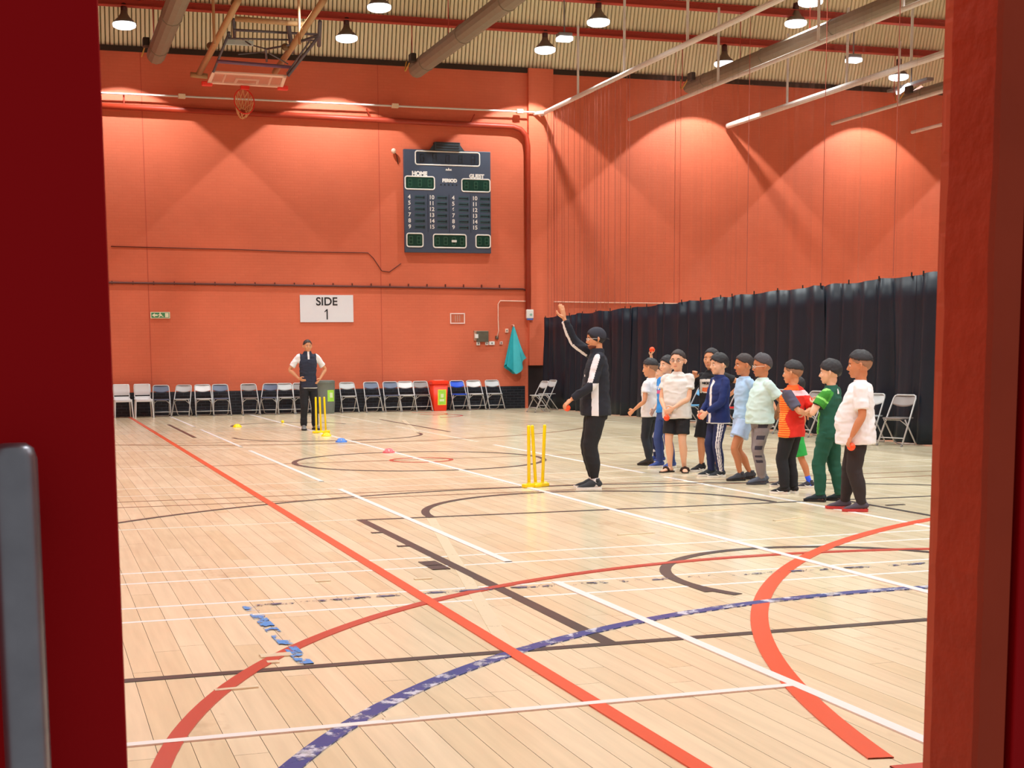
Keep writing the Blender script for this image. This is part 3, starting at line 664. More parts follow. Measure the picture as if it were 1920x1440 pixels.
MB().ell((-.005, -.004, u * .78), (.018, .004, .018)).prism([(-.02, u * .68), (.03, u * .66), (.05, u * .40), (.085, u * .3), (.07, u * .22), (.03, u * .34), (.01, u * .40), (-.03, u * .18), (-.055, u * .18), (-.01, u * .48), (-.055, u * .5), (-.055, u * .58)], -.006, -.002).build('running_figure', M_cw, t)
MB().box((.12, -.006, u * .18), (.21, -.002, u * .82)).build('door_symbol', M_cw, t)
a = wp(844, 587, .02); b = wp(872, 607, .02)
t = tag(empty('notice_frame', ((a.x + b.x) / 2, YW - .02, b.z)), 'small white-edged frame on the wall right of the side sign', 'frame')
w2, h2 = (b.x - a.x) / 2, a.z - b.z
MB().box((-w2, 0, 0), (w2, .015, .03)).box((-w2, 0, h2 - .03), (w2, .015, h2)).box((-w2, 0, .03), (-w2 + .03, .015, h2 - .03)).box((w2 - .03, 0, .03), (w2, .015, h2 - .03)).build('border', mat('pinkish white tape', srgb(244, 214, 206), .5), t)
MB().box((-w2 + .03, .008, .03), (w2 - .03, .014, h2 - .03)).build('sheet', mat('faded orange sheet', srgb(196, 104, 74), .6), t)
for k in range(3): MB().box((-.07 + k * .06, .002, .06), (-.05 + k * .06, .008, h2 - .06)).build('print_bar', mat('faint grey print', srgb(190, 150, 134), .6), t)
# control panel and sockets
a = wp(890, 621, .06); b = wp(916, 641, .06)
t = tag(empty('control_panel', ((a.x + b.x) / 2, YW - .07, b.z)), 'olive-grey control box with a pale cover plate on the far wall', 'control box')
w2, h2 = (b.x - a.x) / 2, a.z - b.z
MB().box((-w2 * .7, 0, 0), (w2, .07, h2), bev=.01).build('box', mat('olive grey box', srgb(96, 92, 78), .5, var=.3, scale=9), t)
MB().box((-w2 * 1.05, .02, h2 * .93), (w2, .07, h2 * 1.05)).box((-w2 * 1.05, .03, .04), (-w2 * .7, .07, h2)).build('back_plate', mat('tan back plate', srgb(186, 150, 128), .5), t)
MB().box((-w2 * .98, -.01, h2 * .35), (-w2 * .5, .05, h2 * .72), bev=.006).build('switch', M_white, t)
sl = ['small white socket below the control box, left one', 'small white socket below the control box, right one', 'double white socket right of the control box', 'single pale switch left of the hanging teal cloth', 'small pale switch above and left of the hanging teal cloth', 'dark socket where the pale cable ends']
for (q, wd, hd, lb, mm) in (((897, 644), .10, .10, sl[0], M_white), ((913, 644), .09, .09, sl[1], M_white), ((922.5, 643.5), .16, .10, sl[2], M_white), ((940, 643), .09, .09, sl[3], mat('pinkish plate', srgb(222, 180, 170), .4)), ((950.5, 620), .09, .11, sl[4], mat('cream plastic', (0, 0, 0))), ((932, 633), .09, .10, sl[5], mat('dark brown socket', srgb(96, 66, 48), .5))):
    a = wp(q[0], q[1], .04); t = tag(empty('wall_socket', (a.x, YW - .04, a.z)), lb, 'socket', 'sockets and switches on the far wall')
    MB().box((-wd / 2, 0, -hd / 2), (wd / 2, .04, hd / 2), bev=.006).build('plate', mm, t)
    MB().box((-.018, -.006, -.02), (.018, .001, .02)).build('rocker', M_greybox, t)
a = wp(993.5, 590, .2)
t = tag(empty('white_box', (a.x, YW - .2, a.z)), 'white dispenser box with blue lower edge on the corner pier', 'wall box')
MB().box((-.1, -.04, -.1), (.1, .06, .14), bev=.015).build('cover', M_white, t); MB().box((-.08, -.03, -.15), (.09, .05, -.1), bev=.008).build('tray', mat('blue tray', srgb(90, 120, 200), .4), t)
MB().lathe([(.035, 0), (.035, .006)], 14).build('window', mat('green grey window', srgb(150, 190, 170), .3), t).matrix_local = Matrix.Translation((.02, -.04, .0)) @ Matrix.Rotation(PI / 2, 4, 'X')

# teal cloth hanging from a hook
a = wp(963, 612, .13)
t = tag(empty('teal_cloth', (a.x, YW - .13, a.z)), 'teal cloth sheet hanging from a hook beside the corner', 'cloth')
sc = 1 / 72.
prof = [(0, 0, .02), (.3, .12, .05), (.7, .22, .08), (1.0, .265, .1), (1.15, .25, .1)]
V = []; Fs = []; n = 44; rows = 9
for j in range(rows + 1):
    u = j / rows; zz = -1.12 * u
    for k in range(n):
        th = 2 * PI * k / n; pl = 1 + .20 * math.sin(th * 5 + .6) * u
        wx = (.02 + .27 * u ** .85) * pl; wy = (.02 + .05 * u) * pl
        drop = .09 * math.sin(th * 2 + 1) * u * u + (.16 * max(0, math.cos(th)) ** 2 * u ** 3)
        V.append((wx * math.cos(th) + .03 * u, wy * math.sin(th) - .02 * u, zz + drop - (.12 * (1 - abs(math.cos(th))) * u ** 3)))
for j in range(rows):
    for k in range(n): Fs.append((j * n + k, j * n + (k + 1) % n, (j + 1) * n + (k + 1) % n, (j + 1) * n + k))
M_teal = mat('teal cotton sheet', srgb(70, 190, 200), .8, var=.12, scale=5); M_teal_shade = mat('teal painted fold shade', srgb(30, 160, 172), .8)
mk('sheet', V, Fs, [M_teal, M_teal_shade], t, idx=[1 if math.cos(2 * PI * (i % n) / n) < -.35 else 0 for i in range(len(Fs))], smooth=True)  # one side of the sheet coloured darker, fold shade painted in
MB().tube([(0, .13, .04), (0, -.01, .04), (0, -.03, .0)], .012, 6).build('hook', mat('cream plastic', (0, 0, 0)), t)

# ------------------------------------------------------------------ folded basketball unit under the roof
BY = 31.5
def bp_(x, y, Y=BY): return atY(x, y, Y)
g0 = bp_(460, 145)
t = tag(empty('basketball_backboard', g0), 'folded-up glass basketball backboard with red hoop hanging from the roof frame', 'basketball hoop')
def rel(p): return Vector(p) - g0
A = rel(atY(398, 135, 31.0)); B = rel(atY(538, 143, 31.0)); C_ = rel(atY(530, 165, 31.9)); D_ = rel(atY(388, 157, 31.9))
M_tan = mat('tan steel arm', srgb(176, 140, 98), .5); M_gs = mat('blue-grey steel frame', srgb(98, 92, 100), .45, .2)
M_bb = mat('white backboard border', srgb(238, 206, 190), .4, var=.04)
def quad_pt(u, v): return A.lerp(B, u).lerp(D_.lerp(C_, u), v)
nrm = (B - A).cross(D_ - A).normalized()
def strip(u0, v0, u1, v1, m_, name, th=.012):
    q = [quad_pt(*k) for k in ((u0, v0), (u1, v0), (u1, v1), (u0, v1))]
    return MB().add([x for x in q] + [x + nrm * th for x in q], [(0, 1, 2, 3), (7, 6, 5, 4), (0, 4, 5, 1), (1, 5, 6, 2), (2, 6, 7, 3), (3, 7, 4, 0)]).build(name, m_, t)
gm, gt, gb = nt('hazy backboard glass'); gb.inputs['Base Color'].default_value = (*srgb(226, 170, 150), 1); gb.inputs['Alpha'].default_value = .35; gb.inputs['Roughness'].default_value = .15
strip(.03, .05, .97, .95, gm, 'glass', .008)
for s_ in ((0, 0, 1, .16), (0, .86, 1, 1), (0, 0, .05, 1), (.95, 0, 1, 1)): strip(*s_, M_bb, 'border', .03)
for s_ in ((.34, .45, .66, .53), (.34, .45, .375, .86), (.625, .45, .66, .86), (.18, .2, .205, .86), (.79, .2, .815, .86)): strip(*s_, M_bb, 'target_line', .02)
M_hoop = mat('red hoop steel', srgb(224, 40, 24), .4)
for u in (0, 1): p = quad_pt(u, 1); MB().box((p.x - .12, p.y - .06, p.z - .05), (p.x + .12, p.y + .06, p.z + .05), bev=.02).build('corner_pad', mat('red corner pad', srgb(240, 60, 50), .5), t)
hc = rel(atY(458, 190, 31.9)); ht = rel(atY(459, 163, 31.9))
rim = [hc + Vector((.225 * math.cos(a), .16 * math.sin(a), .30 * math.sin(a))) for a in [2 * PI * k / 28 for k in range(28)]]
MB().tube(rim, .014, 6, closed=True).build('rim', M_hoop, t, True)
MB().box((ht.x - .1, ht.y - .05, hc.z + .26), (ht.x + .1, ht.y + .05, ht.z + .02), bev=.01).build('rim_bracket', M_hoop, t)
nm = MB()
for k in range(12):
    a = 2 * PI * k / 12; b = 2 * PI * (k + 1.0) / 12
    P0 = hc + Vector((.22 * math.cos(a), .15 * math.sin(a), .28 * math.sin(a)))
    for sgn in (1, -1):
        a2 = a + sgn * .5
        P1 = hc + Vector((.15 * math.cos(a2), .25 + .02 * math.sin(a2), .19 * math.sin(a2) - .14)); P2 = hc + Vector((.09 * math.cos(a), .36, .11 * math.sin(a) - .22))
        nm.tube([P0, P1, P2], .009, 5)
nm.build('hoop_net', mat('tan cord net', srgb(214, 160, 112), .8), t)
# hanging frame, roof-fixed
fr_ = t
def bar(x0, y0, Y0, x1, y1, Y1, r_, m_, nm_='arm', n=8): return MB().tube([rel(atY(x0, y0, Y0)), rel(atY(x1, y1, Y1))], r_, n).build(nm_, m_, fr_, True)
bar(372, 140, 32.3, 447, 0, 27.2, .07, M_tan); bar(515, 136, 32.3, 607, 0, 27.2, .07, M_tan)
bar(357, 140, 32.2, 389, 143, 32.2, .06, M_tan, 'cross_arm')
bar(441, 35, 29.4, 578, 46, 29.4, .055, M_tan, 'cross_bar')
for (x0, y0, x1, y1, r_) in ((438, 36, 440, 78, .035), (600, 40, 598, 86, .045), (438, 56, 600, 65, .028), (428, 72, 596, 76, .02), (430, 60, 400, 135, .03), (596, 70, 540, 142, .035), (580, 78, 538, 138, .02), (598, 66, 545, 84, .03), (545, 84, 500, 92, .022), (500, 92, 470, 84, .016), (470, 84, 452, 72, .016), (408, 115, 545, 126, .04), (447, 102, 500, 97, .014), (505, 100, 540, 120, .014), (498, 92, 500, 115, .025), (428, 62, 436, 80, .03), (540, 42, 548, 98, .05)):
    bar(x0, y0, 30.2, x1, y1, 30.9, r_, M_gs if y0 != 115 else mat('violet steel bar', srgb(112, 78, 110), .4), 'strut', 6)
for (x0, Y0) in ((447, 27.25), (607, 27.25), (447, 29), (607, 29)):
    q = rel(atY(x0 - (Y0 - 27.2) * 25, 2 + (Y0 - 27.2) * 45, Y0)); zt = BEAM_Z - g0.z
    MB().tube([q, (q.x, q.y, zt)], .03, 6).build('hanger', M_tan, fr_)
for x0, y0 in ((395, 86), (440, 6), (535, 88), (600, 14)): p = rel(atY(x0, y0, 30.4)); MB().ell(p, (.09, .1, .08), nu=8, nv=6).build('clamp', mat('dark bronze clamp', srgb(104, 80, 52), .5), fr_)
for (x0, y0, x1, y1) in ((420, 78, 475, 82),):
    a = rel(atY(x0, y0, 30.6)); b = rel(atY(x1, y1, 30.6)); MB().box((a.x, a.y - .03, a.z - .06), (b.x, a.y + .03, a.z + .05), bev=.01).build('pale_plate', mat('pale blue plate', srgb(190, 205, 205), .4), fr_)

# ------------------------------------------------------------------ folding chairs
def arcpts(c, r, a0, a1, n, plane='xz'):
    return [(c[0] + r * math.cos(math.radians(a0 + (a1 - a0) * k / n)), c[1] + r * math.sin(math.radians(a0 + (a1 - a0) * k / n))) for k in range(n + 1)]
def make_folding(seatm):
    t = empty('folding_chair')
    # front legs run up into the backrest as one bent tube
    w0, w1 = .225, .20; zT = .80; yF, yT = -.23, .20
    def onl(x, z): return (x, yF + (yT - yF) * z / zT, z)
    pts = [onl(-w0, 0.012)] + [onl(-w1 - .012, .45)] + [onl(-w1 + .05 - .05 * math.cos(a), zT - .05 + .05 * math.sin(a)) for a in (0, PI / 4, PI / 2)]
    pts += [onl(-x, z) for (x, y, z) in reversed(pts)]
    MB().tube(pts, .014, 8).build('frame', M_chairframe, t, True)
    rp = [(-.19, -.10, .42), (-.19, .20, .05), (-.16, .25, .016), (.16, .25, .016), (.19, .20, .05), (.19, -.10, .42)]
    MB().tube(rp, .012, 8).build('rear_leg_loop', M_chairframe, t, True)
    MB().tube([onl(-w0 + .004, .13), onl(w0 - .004, .13)], .010, 6).build('front_stretcher', M_chairframe, t, True)
    MB().tube([(-.215, -.05, .30), (-.19, -.09, .35), (-.12, -.13, .415), (.12, -.13, .415), (.19, -.09, .35), (.215, -.05, .30)], .009, 6).build('seat_brace', M_chairframe, t, True)
    V = []; nx, ny = 8, 6
    for s_ in (0, 1):
        for j in range(ny + 1):
            for i in range(nx + 1):
                u = i / nx * 2 - 1; v = j / ny * 2 - 1; wx = .195 * (1 - .12 * (abs(v) ** 6)); 
                V.append((u * wx, .0 + v * .19 * (1 - .1 * abs(u) ** 6), .432 - .012 * (1 - u * u) * (1 - v * v) + (.018 if s_ else 0)))
    Fs = []; W = nx + 1; O = W * (ny + 1)
    for j in range(ny):
        for i in range(nx): a = j * W + i; Fs += [(a, a + W, a + W + 1, a + 1), (O + a, O + a + 1, O + a + W + 1, O + a + W)]
    for i in range(nx): Fs += [(i, i + 1, O + i + 1, O + i), (ny * W + i + 1, ny * W + i, O + ny * W + i, O + ny * W + i + 1)]
    for j in range(ny): Fs += [((j + 1) * W, j * W, O + j * W, O + (j + 1) * W), (j * W + nx, (j + 1) * W + nx, O + (j + 1) * W + nx, O + j * W + nx)]
    mk('seat', V, Fs, seatm, t, smooth=False)
    V = []; nx, nz = 12, 6
    for s_ in (0, 1):
        for j in range(nz + 1):
            for i in range(nx + 1):
                u = i / nx * 2 - 1; v = j / nz
                zlo = .615 + .045 * u * u; zhi = .797 - .045 * abs(u) ** 5; z = zlo + (zhi - zlo) * v
                x, y, _ = onl(u * (w1 - .002), z); V.append((x, y + .028 * (1 - u * u) + (.010 if s_ else -.004), z))
    Fs = []; W = nx + 1; O = W * (nz + 1)
    for j in range(nz):
        for i in range(nx): a = j * W + i; Fs += [(a, a + 1, a + W + 1, a + W), (O + a, O + a + W, O + a + W + 1, O + a + 1)]
    for i in range(nx): Fs += [(i + 1, i, O + i, O + i + 1), (nz * W + i, nz * W + i + 1, O + nz * W + i + 1, O + nz * W + i)]
    mk('backrest', V, Fs, seatm, t, smooth=True)
    for sx in (-1, 1): MB().tube([(sx * w0, yF, 0), (sx * w0, yF + .012, .03)], .018, 8).build('rubber_foot', M_greybox, t)
    return t
CM = {'white': mat('white chair plastic', srgb(226, 228, 230), .4, var=.03), 'lgrey': mat('light grey chair plastic', srgb(192, 196, 198), .4, var=.03), 'slate': mat('slate blue chair plastic', srgb(96, 108, 134), .4, var=.05),
      'brown': mat('brownish grey chair plastic', srgb(138, 130, 128), .4, var=.05), 'blue': mat('bright blue chair plastic', srgb(20, 84, 226), .4, var=.04), 'red': mat('red chair plastic', srgb(214, 34, 44), .4), 'sky': mat('light blue chair plastic', srgb(110, 180, 232), .4)}
protos = {}
def chair(col, x, y, rz, label, group):
    if col not in protos: protos[col] = o = make_folding(CM[col])
    else: o = copy_tree(protos[col])
    o.location = (x, y, 0); o.rotation_euler = (0, 0, math.radians(rz)); tag(o, label, 'folding chair', group); return o
GB = 'folding chairs along the far wall'
back = [(304, 'slate', -4, 'slate folding chair beside the two white moulded chairs'), (343, 'lgrey', -22, 'light grey folding chair, second folding one from the left'), (383, 'white', 0, 'white folding chair standing left of a slate one, left half of the wall'),
        (416, 'slate', 0, 'slate folding chair right of the white one, behind the yellow dome marker'), (470, 'brown', 2, 'brownish grey folding chair standing apart, left of the standing man'), (506, 'slate', -24, 'slate folding chair overlapped by its right neighbour near the standing man'),
        (537, 'lgrey', 0, 'light grey folding chair just left of the standing man'), (567, 'brown', -2, 'grey folding chair half hidden behind the standing man'), (655, 'lgrey', 2, 'light grey folding chair immediately right of the grey bin'),
        (700, 'slate', 2, 'slate folding chair second to the right of the grey bin'), (736, 'slate', 0, 'slate folding chair overlapped by a white one, third right of the grey bin'), (764, 'white', 0, 'white folding chair two left of the red bin'),
        (793, 'brown', 2, 'brownish grey folding chair immediately left of the red bin'), (862, 'blue', 3, 'bright blue folding chair right of the red bin'), (893, 'white', 2, 'white folding chair second right of the red bin'), (928, 'lgrey', 4, 'light grey folding chair third right of the red bin, last of the row')]
for px, col, rz, lb in back:
    p = atY(px, 776, YW - .55); chair(col, p.x, YW - .5, rz, lb, GB)
GC = 'folding chairs along the black drapes'
def gchair(px, py, col, rz, lb): p = gnd(px, py); return chair(col, min(p.x, TRX - .42), p.y, rz, lb, GC)
gchair(1010, 773, 'lgrey', -82, 'grey folding chair in side view in the far corner, front one'); gchair(1026, 769, 'lgrey', -80, 'grey folding chair in side view in the far corner, rear one')
gchair(1675, 828, 'lgrey', -68, 'light grey folding chair by the drapes just right of the boy in white')
gchair(1722, 834, 'brown', -68, 'darker grey folding chair by the drapes, rightmost one')
gchair(1538, 818, 'brown', -80, 'grey folding chair half hidden behind the boy in green')
gchair(1306, 800, 'sky', -80, 'light blue folding chair behind the boy in the black top'); gchair(1379, 806, 'red', -80, 'red folding chair glimpsed between navy and pale blue boys'); gchair(1452, 812, 'red', -80, 'red folding chair glimpsed behind the orange shirt')
# moulded chairs
def make_moulded():
    t = empty('plastic_chair'); m_ = CM['white']
    def sheet(rows, name):
        V = []; nx = 8
        for s_ in (0, 1):
            for (y, z, w_) in rows:
                for i in range(nx + 1):
                    u = i / nx * 2 - 1; V.append((u * w_, y + .02 * (1 - u * u) + (.014 if s_ else 0), z + (.0 if s_ else .012)))
        W = nx + 1; R = len(rows); O = W * R; Fs = []
        for j in range(R - 1):
            for i in range(nx): a = j * W + i; Fs += [(a, a + 1, a + W + 1, a + W), (O + a, O + a + W, O + a + W + 1, O + a + 1)]
        for i in range(nx): Fs += [(i + 1, i, O + i, O + i + 1), ((R - 1) * W + i, (R - 1) * W + i + 1, O + (R - 1) * W + i + 1, O + (R - 1) * W + i)]
        for j in range(R - 1): Fs += [(j * W, (j + 1) * W, O + (j + 1) * W, O + j * W), ((j + 1) * W + nx, j * W + nx, O + j * W + nx, O + (j + 1) * W + nx)]
        mk(name, V, Fs, m_, t, smooth=True)
    sheet([(.20, .56, .20), (.225, .66, .215), (.245, .76, .215), (.25, .82, .205), (.25, .835, .18)], 'backrest')
    sheet([(-.20, .435, .21), (-.19, .455, .22), (0, .445, .22), (.15, .45, .215), (.19, .47, .21), (.205, .50, .20), (.205, .52, .2)], 'seat')
    MB().box((-.20, -.21, .40), (.20, -.17, .44), bev=.01).build('seat_rim', m_, t)
    for sx in (-1, 1):
        MB().tube([(sx * .19, .195, .49), (sx * .2, .215, .58)], .012, 6).build('back_post', m_, t)
        MB().tube([(sx * .20, -.18, .44), (sx * .225, -.23, .0)], [.018, .015], 8).build('leg', m_, t)
        MB().tube([(sx * .19, .17, .45), (sx * .215, .24, .0)], [.018, .015], 8).build('leg', m_, t)
    return t
mc = make_moulded(); p = atY(231, 778, YW - .55); mc.location = (p.x, YW - .52, 0); mc.rotation_euler = (0, 0, .05); tag(mc, 'white moulded plastic chair at the extreme left against the door edge', 'chair', 'white moulded chairs')
m2 = copy_tree(mc); p = atY(270, 778, YW - .55); m2.location = (p.x, YW - .52, 0); m2.rotation_euler = (0, 0, .02); tag(m2, 'white moulded plastic chair next to the first slate folding chair', 'chair', 'white moulded chairs')

# ------------------------------------------------------------------ bins
M_lime = mat('lime green notice', srgb(170, 232, 80), .5, var=.2, scale=25); M_limey = mat('yellow notice border', srgb(244, 232, 70), .5)
p = atY(614, 772, YW - .75)
t = tag(empty('grey_bin', (p.x, YW - .6, 0)), 'round grey barrel bin with a lime notice behind the far stumps', 'bin')
g_ = mat('grey green bin plastic', srgb(112, 122, 116), .5, var=.06)
MB().lathe([(.20, .0), (.215, .02), (.235, .3), (.24, .6), (.235, .80), (.245, .81), (.245, .83), (.225, .84)], 28).build('body', g_, t, True)
MB().lathe([(.24, .835), (.235, .86), (.19, .875), (.18, .86), (.10, .85)], 28).build('lid', g_, t, True)
MB().lathe([(.185, .868), (.12, .872)], 20).build('opening', M_black, t)
def curved_label(r0, z0, z1, r1, a0, a1, m_, name, par, off=.003, n=8):
    V = []; Fs = []
    for k in range(n + 1):
        a = math.radians(a0 + (a1 - a0) * k / n)
        for (r_, z) in ((r0, z0), (r1, z1)):
            for o_ in (off, off - .0025): V.append(((r_ + o_) * math.cos(a), (r_ + o_) * math.sin(a), z))
    for k in range(n): a = 4 * k; b = a + 4; Fs += [(a, b, b + 2, a + 2), (a, a + 1, b + 1, b), (a + 2, b + 2, b + 3, a + 3)]
    return mk(name, V, Fs, m_, par)
curved_label(.238, .32, .62, .24, -92, -42, M_lime, 'notice', t); curved_label(.24, .42, .55, .24, -78, -56, mat('white print on notice', srgb(220, 244, 190), .5), 'notice_print', t, .005)
a = atY(825, 770, YW - .62)
t = tag(empty('red_bin', (a.x, YW - .5, 0)), 'bright red-orange bin with a lime and yellow notice', 'bin')
M_rb = mat('red-orange bin plastic', srgb(240, 52, 12), .45, var=.05)
def loft_rect(mb, secs, rad=.04, n=4, mi=0):
    V = []; per = 4 * (n + 1)
    for (hx, hy, z) in secs:
        for (cx, cy, a0) in ((hx - rad, hy - rad, 0), (-hx + rad, hy - rad, 90), (-hx + rad, -hy + rad, 180), (hx - rad, -hy + rad, 270)):
            for k in range(n + 1): a = math.radians(a0 + 90 * k / n); V.append((cx + rad * math.cos(a), cy + rad * math.sin(a), z))
    Fs = []
    for j in range(len(secs) - 1):
        for k in range(per): Fs.append((j * per + k, j * per + (k + 1) % per, (j + 1) * per + (k + 1) % per, (j + 1) * per + k))
    Fs += [tuple(reversed(range(per))), tuple(range((len(secs) - 1) * per, len(secs) * per))]
    return mb.add(V, Fs, mi)
loft_rect(MB(), [(.17, .17, 0), (.18, .18, .02), (.215, .21, .72)]).build('body', M_rb, t, True)
loft_rect(MB(), [(.235, .225, .72), (.24, .23, .75), (.235, .225, .80), (.2, .19, .82)]).build('lid', M_rb, t)
MB().box((-.14, -.10, .82), (.14, .10, .832), bev=.005).build('lid_panel', mat('pale pink lid flap', srgb(255, 180, 160), .4), t)
def slant(z0, z1, x0, x1, off):
    f = lambda z: -(.18 + (z - .02) * .03 / .7) - off
    return [(x0, f(z0), z0), (x1, f(z0), z0), (x1, f(z1), z1), (x0, f(z1), z1), (x0, f(z0) + .004, z0), (x1, f(z0) + .004, z0), (x1, f(z1) + .004, z1), (x0, f(z1) + .004, z1)]
BF = [(0, 1, 2, 3), (7, 6, 5, 4), (0, 4, 5, 1), (1, 5, 6, 2), (2, 6, 7, 3), (3, 7, 4, 0)]
MB().add(slant(.16, .58, -.08, .16, .002), BF).build('notice_border', M_limey, t); MB().add(slant(.18, .56, -.055, .14, .006), BF).build('notice', M_lime, t)
MB().add(slant(.26, .32, -.03, .10, .010), BF).add(slant(.36, .46, .0, .08, .010), BF).build('notice_print', mat('white print on notice', (0, 0, 0)), t)

# ------------------------------------------------------------------ wickets, cones, balls
def wicket(x, y, rz, lean, label):
    t = tag(empty('wicket', (x, y, 0), rz), label, 'cricket stumps', 'yellow plastic wickets')
    MB().box((-.17, -.045, .0), (.17, .045, .045), bev=.012).build('base', M_yellow, t)
    MB().box((-.05, -.062, .0), (.05, -.04, .035), bev=.008).box((.12, .03, .0), (.2, .06, .05), bev=.01).build('base_foot', M_yellow, t)
    for sx, ln in zip((-.095, 0.0, .1), lean):
        MB().lathe([(.021, .035), (.021, .06)], 14, c=(sx, 0, 0)).build('collar', M_yellow, t, True)
        MB().tube([(sx, 0, .04), (sx + ln * .98, 0, .698), (sx + ln * 1.0, 0, .712)], [.0195, .0195, .013], 14).build('stump', M_yellow, t, True)
p = gnd(1007, 914); wicket(p.x, p.y + .05, .30, (.0, -.045, .035), 'near set of three yellow plastic stumps with the middle one leaning')
p = gnd(602, 812); wicket(p.x, p.y, .12, (.0, -.012, -.02), 'far set of three yellow stumps in front of the standing man')
def dome(x, y, m_, label, r_=.095, slots=True):
    t = tag(empty('marker_dome', (x, y, 0)), label, 'marker cone')
    b = MB().lathe([(r_, 0.001), (r_, .006), (r_ * .92, .018), (r_ * .62, .055), (r_ * .40, .068), (r_ * .28, .070), (r_ * .26, .066), (r_ * .38, .062), (r_ * .58, .048), (r_ * .86, .012), (r_ * .9, .001)], 28)
    b.f = b.f[:-2]; b.i = b.i[:-2]; b.build('shell', m_, t, True)
    if slots:
        for k in range(6):
            a = 2 * PI * k / 6 + .3
            MB().tube([(r_ * .88 * math.cos(a), r_ * .88 * math.sin(a), .028), (r_ * .64 * math.cos(a), r_ * .64 * math.sin(a), .056)], [(.012, .004), (.008, .004)], 6).build('slot', mat('shaded slot', srgb(150, 160, 190), .5) if m_ is not CP['pink'] else mat('pale slot', srgb(236, 190, 190), .5), t)
CP = {'yellow': M_yellow, 'blue': mat('blue marker plastic', srgb(70, 130, 226), .4), 'pink': mat('pink-red marker plastic', srgb(226, 100, 108), .4)}
p = gnd(445, 801); dome(p.x, p.y, CP['yellow'], 'yellow marker dome lying alone left of the yellow ball', .1, False)
p = gnd(612, 818); dome(p.x, p.y, CP['yellow'], 'yellow marker dome touching the base of the far stumps', .1, False)
p = gnd(640, 829); dome(p.x, p.y, CP['blue'], 'blue marker dome on the white line', .105); p = gnd(729, 849); dome(p.x, p.y, CP['pink'], 'pink marker dome on the white line near the small red ring', .1)
def ball(c, r_, m_, label, group=None):
    t = tag(empty('ball', c), label, 'ball', group)
    MB().ell((0, 0, 0), (r_, r_, r_), nu=20, nv=12).build('shell', m_, t, True)
    MB().tube([(r_ * .995 * math.cos(a), r_ * .995 * math.sin(a), .0) for a in [2 * PI * k / 24 for k in range(24)]], .003, 5, closed=True).build('seam', m_, t)
p = gnd(530, 794); ball((p.x, p.y, .0395), .036, M_yellow, 'small yellow ball resting on the floor left of the standing man')

# ------------------------------------------------------------------ people
SK = {'a': mat('warm brown skin', srgb(214, 152, 112), 0.55, var=0.05, scale=8, bump=0.05, bscale=200), 'b': mat('light tan skin', srgb(232, 182, 150), 0.55, var=0.05, scale=8), 'c': mat('deep tan skin', srgb(196, 128, 88), 0.55, var=0.05, scale=8)}
M_hair = mat('black hair', srgb(34, 33, 38), 0.55, var=0.3, scale=60, bump=0.5, bscale=260); M_hairb = mat('dark brown hair', srgb(56, 46, 46), 0.6, var=0.3, scale=60, bump=0.5, bscale=260)
M_fade = mat('short faded side hair', srgb(150, 112, 86), 0.7, var=0.2, scale=90)
M_lip = mat('lips', srgb(186, 104, 92), 0.5); M_eye = mat('eye white', srgb(232, 226, 220), 0.3); M_iris = mat('dark iris', srgb(36, 24, 20), 0.3)
def cloth(name, rgb, rough=0.85, var=0.06): return mat(name, srgb(*rgb), rough, 0.0, var, 14.0, 0.12, 420.0)
def remesh(mb, voxel, smooth=2, dec=None, fold=0.0, fs=9.0, fdir=None, floor_clip=None):
    me = bpy.data.meshes.new('tmp'); me.from_pydata([tuple(v) for v in mb.v], [], mb.f)
    o = bpy.data.objects.new('tmp', me)
    r = o.modifiers.new('r', 'REMESH'); r.mode = 'VOXEL'; r.voxel_size = voxel
    if smooth: s = o.modifiers.new('s', 'SMOOTH'); s.factor = 0.5; s.iterations = smooth
    if dec: d = o.modifiers.new('d', 'DECIMATE'); d.ratio = dec
    out = evaluated(o); bpy.data.meshes.remove(me)
    if fold:
        n3 = len(out.vertices) * 3; co = [0.0] * n3; no = [0.0] * n3
        out.vertices.foreach_get('co', co); out.vertices.foreach_get('normal', no)
        for i in range(0, n3, 3):
            x, y, z = co[i:i + 3]; q = Vector((x * fs * .6, y * fs * .6, z * fs * 1.25)); a = noise.noise(q) + .5 * noise.noise(q * 2.3)
            a = fold * (1 - 2.4 * abs(a))       # ridged: creases in cloth
            co[i] += no[i] * a; co[i + 1] += no[i + 1] * a; co[i + 2] += no[i + 2] * a
        out.vertices.foreach_set('co', co); out.update()
    out.polygons.foreach_set('use_smooth', [True] * len(out.polygons)); return out
def ik(a, c, l1, l2, pole):
    d = c - a; L_ = min(d.length, (l1 + l2) * .998); dn = d.normalized(); c2 = a + dn * L_
    x = (l1 * l1 - l2 * l2 + L_ * L_) / (2 * L_); h = math.sqrt(max(0, l1 * l1 - x * x))
    p = Vector(pole); p = p - dn * p.dot(dn); p.normalize(); return a + dn * x + p * h, c2
def spl(pts, sub=4):
    out = []
    for i in range(len(pts) - 1):
        p0, p1, p2, p3 = pts[max(i - 1, 0)], pts[i], pts[i + 1], pts[min(i + 2, len(pts) - 1)]
        for k in range(sub):
            t = k / sub; out.append(tuple(.5 * ((2 * b) + (-a + c) * t + (2 * a - 5 * b + 4 * c - d) * t * t + (-a + 3 * b - 3 * c + d) * t ** 3) for a, b, c, d in zip(p0, p1, p2, p3)))
    out.append(tuple(pts[-1])); return out
def limb(mb, pts, rs, n=12, sub=4, up=None):
    q = spl([tuple(p) + ((r, r) if not isinstance(r, tuple) else r) for p, r in zip(pts, rs)], sub)
    return mb.tube([Vector(k[:3]) for k in q], [(max(k[3], .001), max(k[4], .001)) for k in q], n, up)
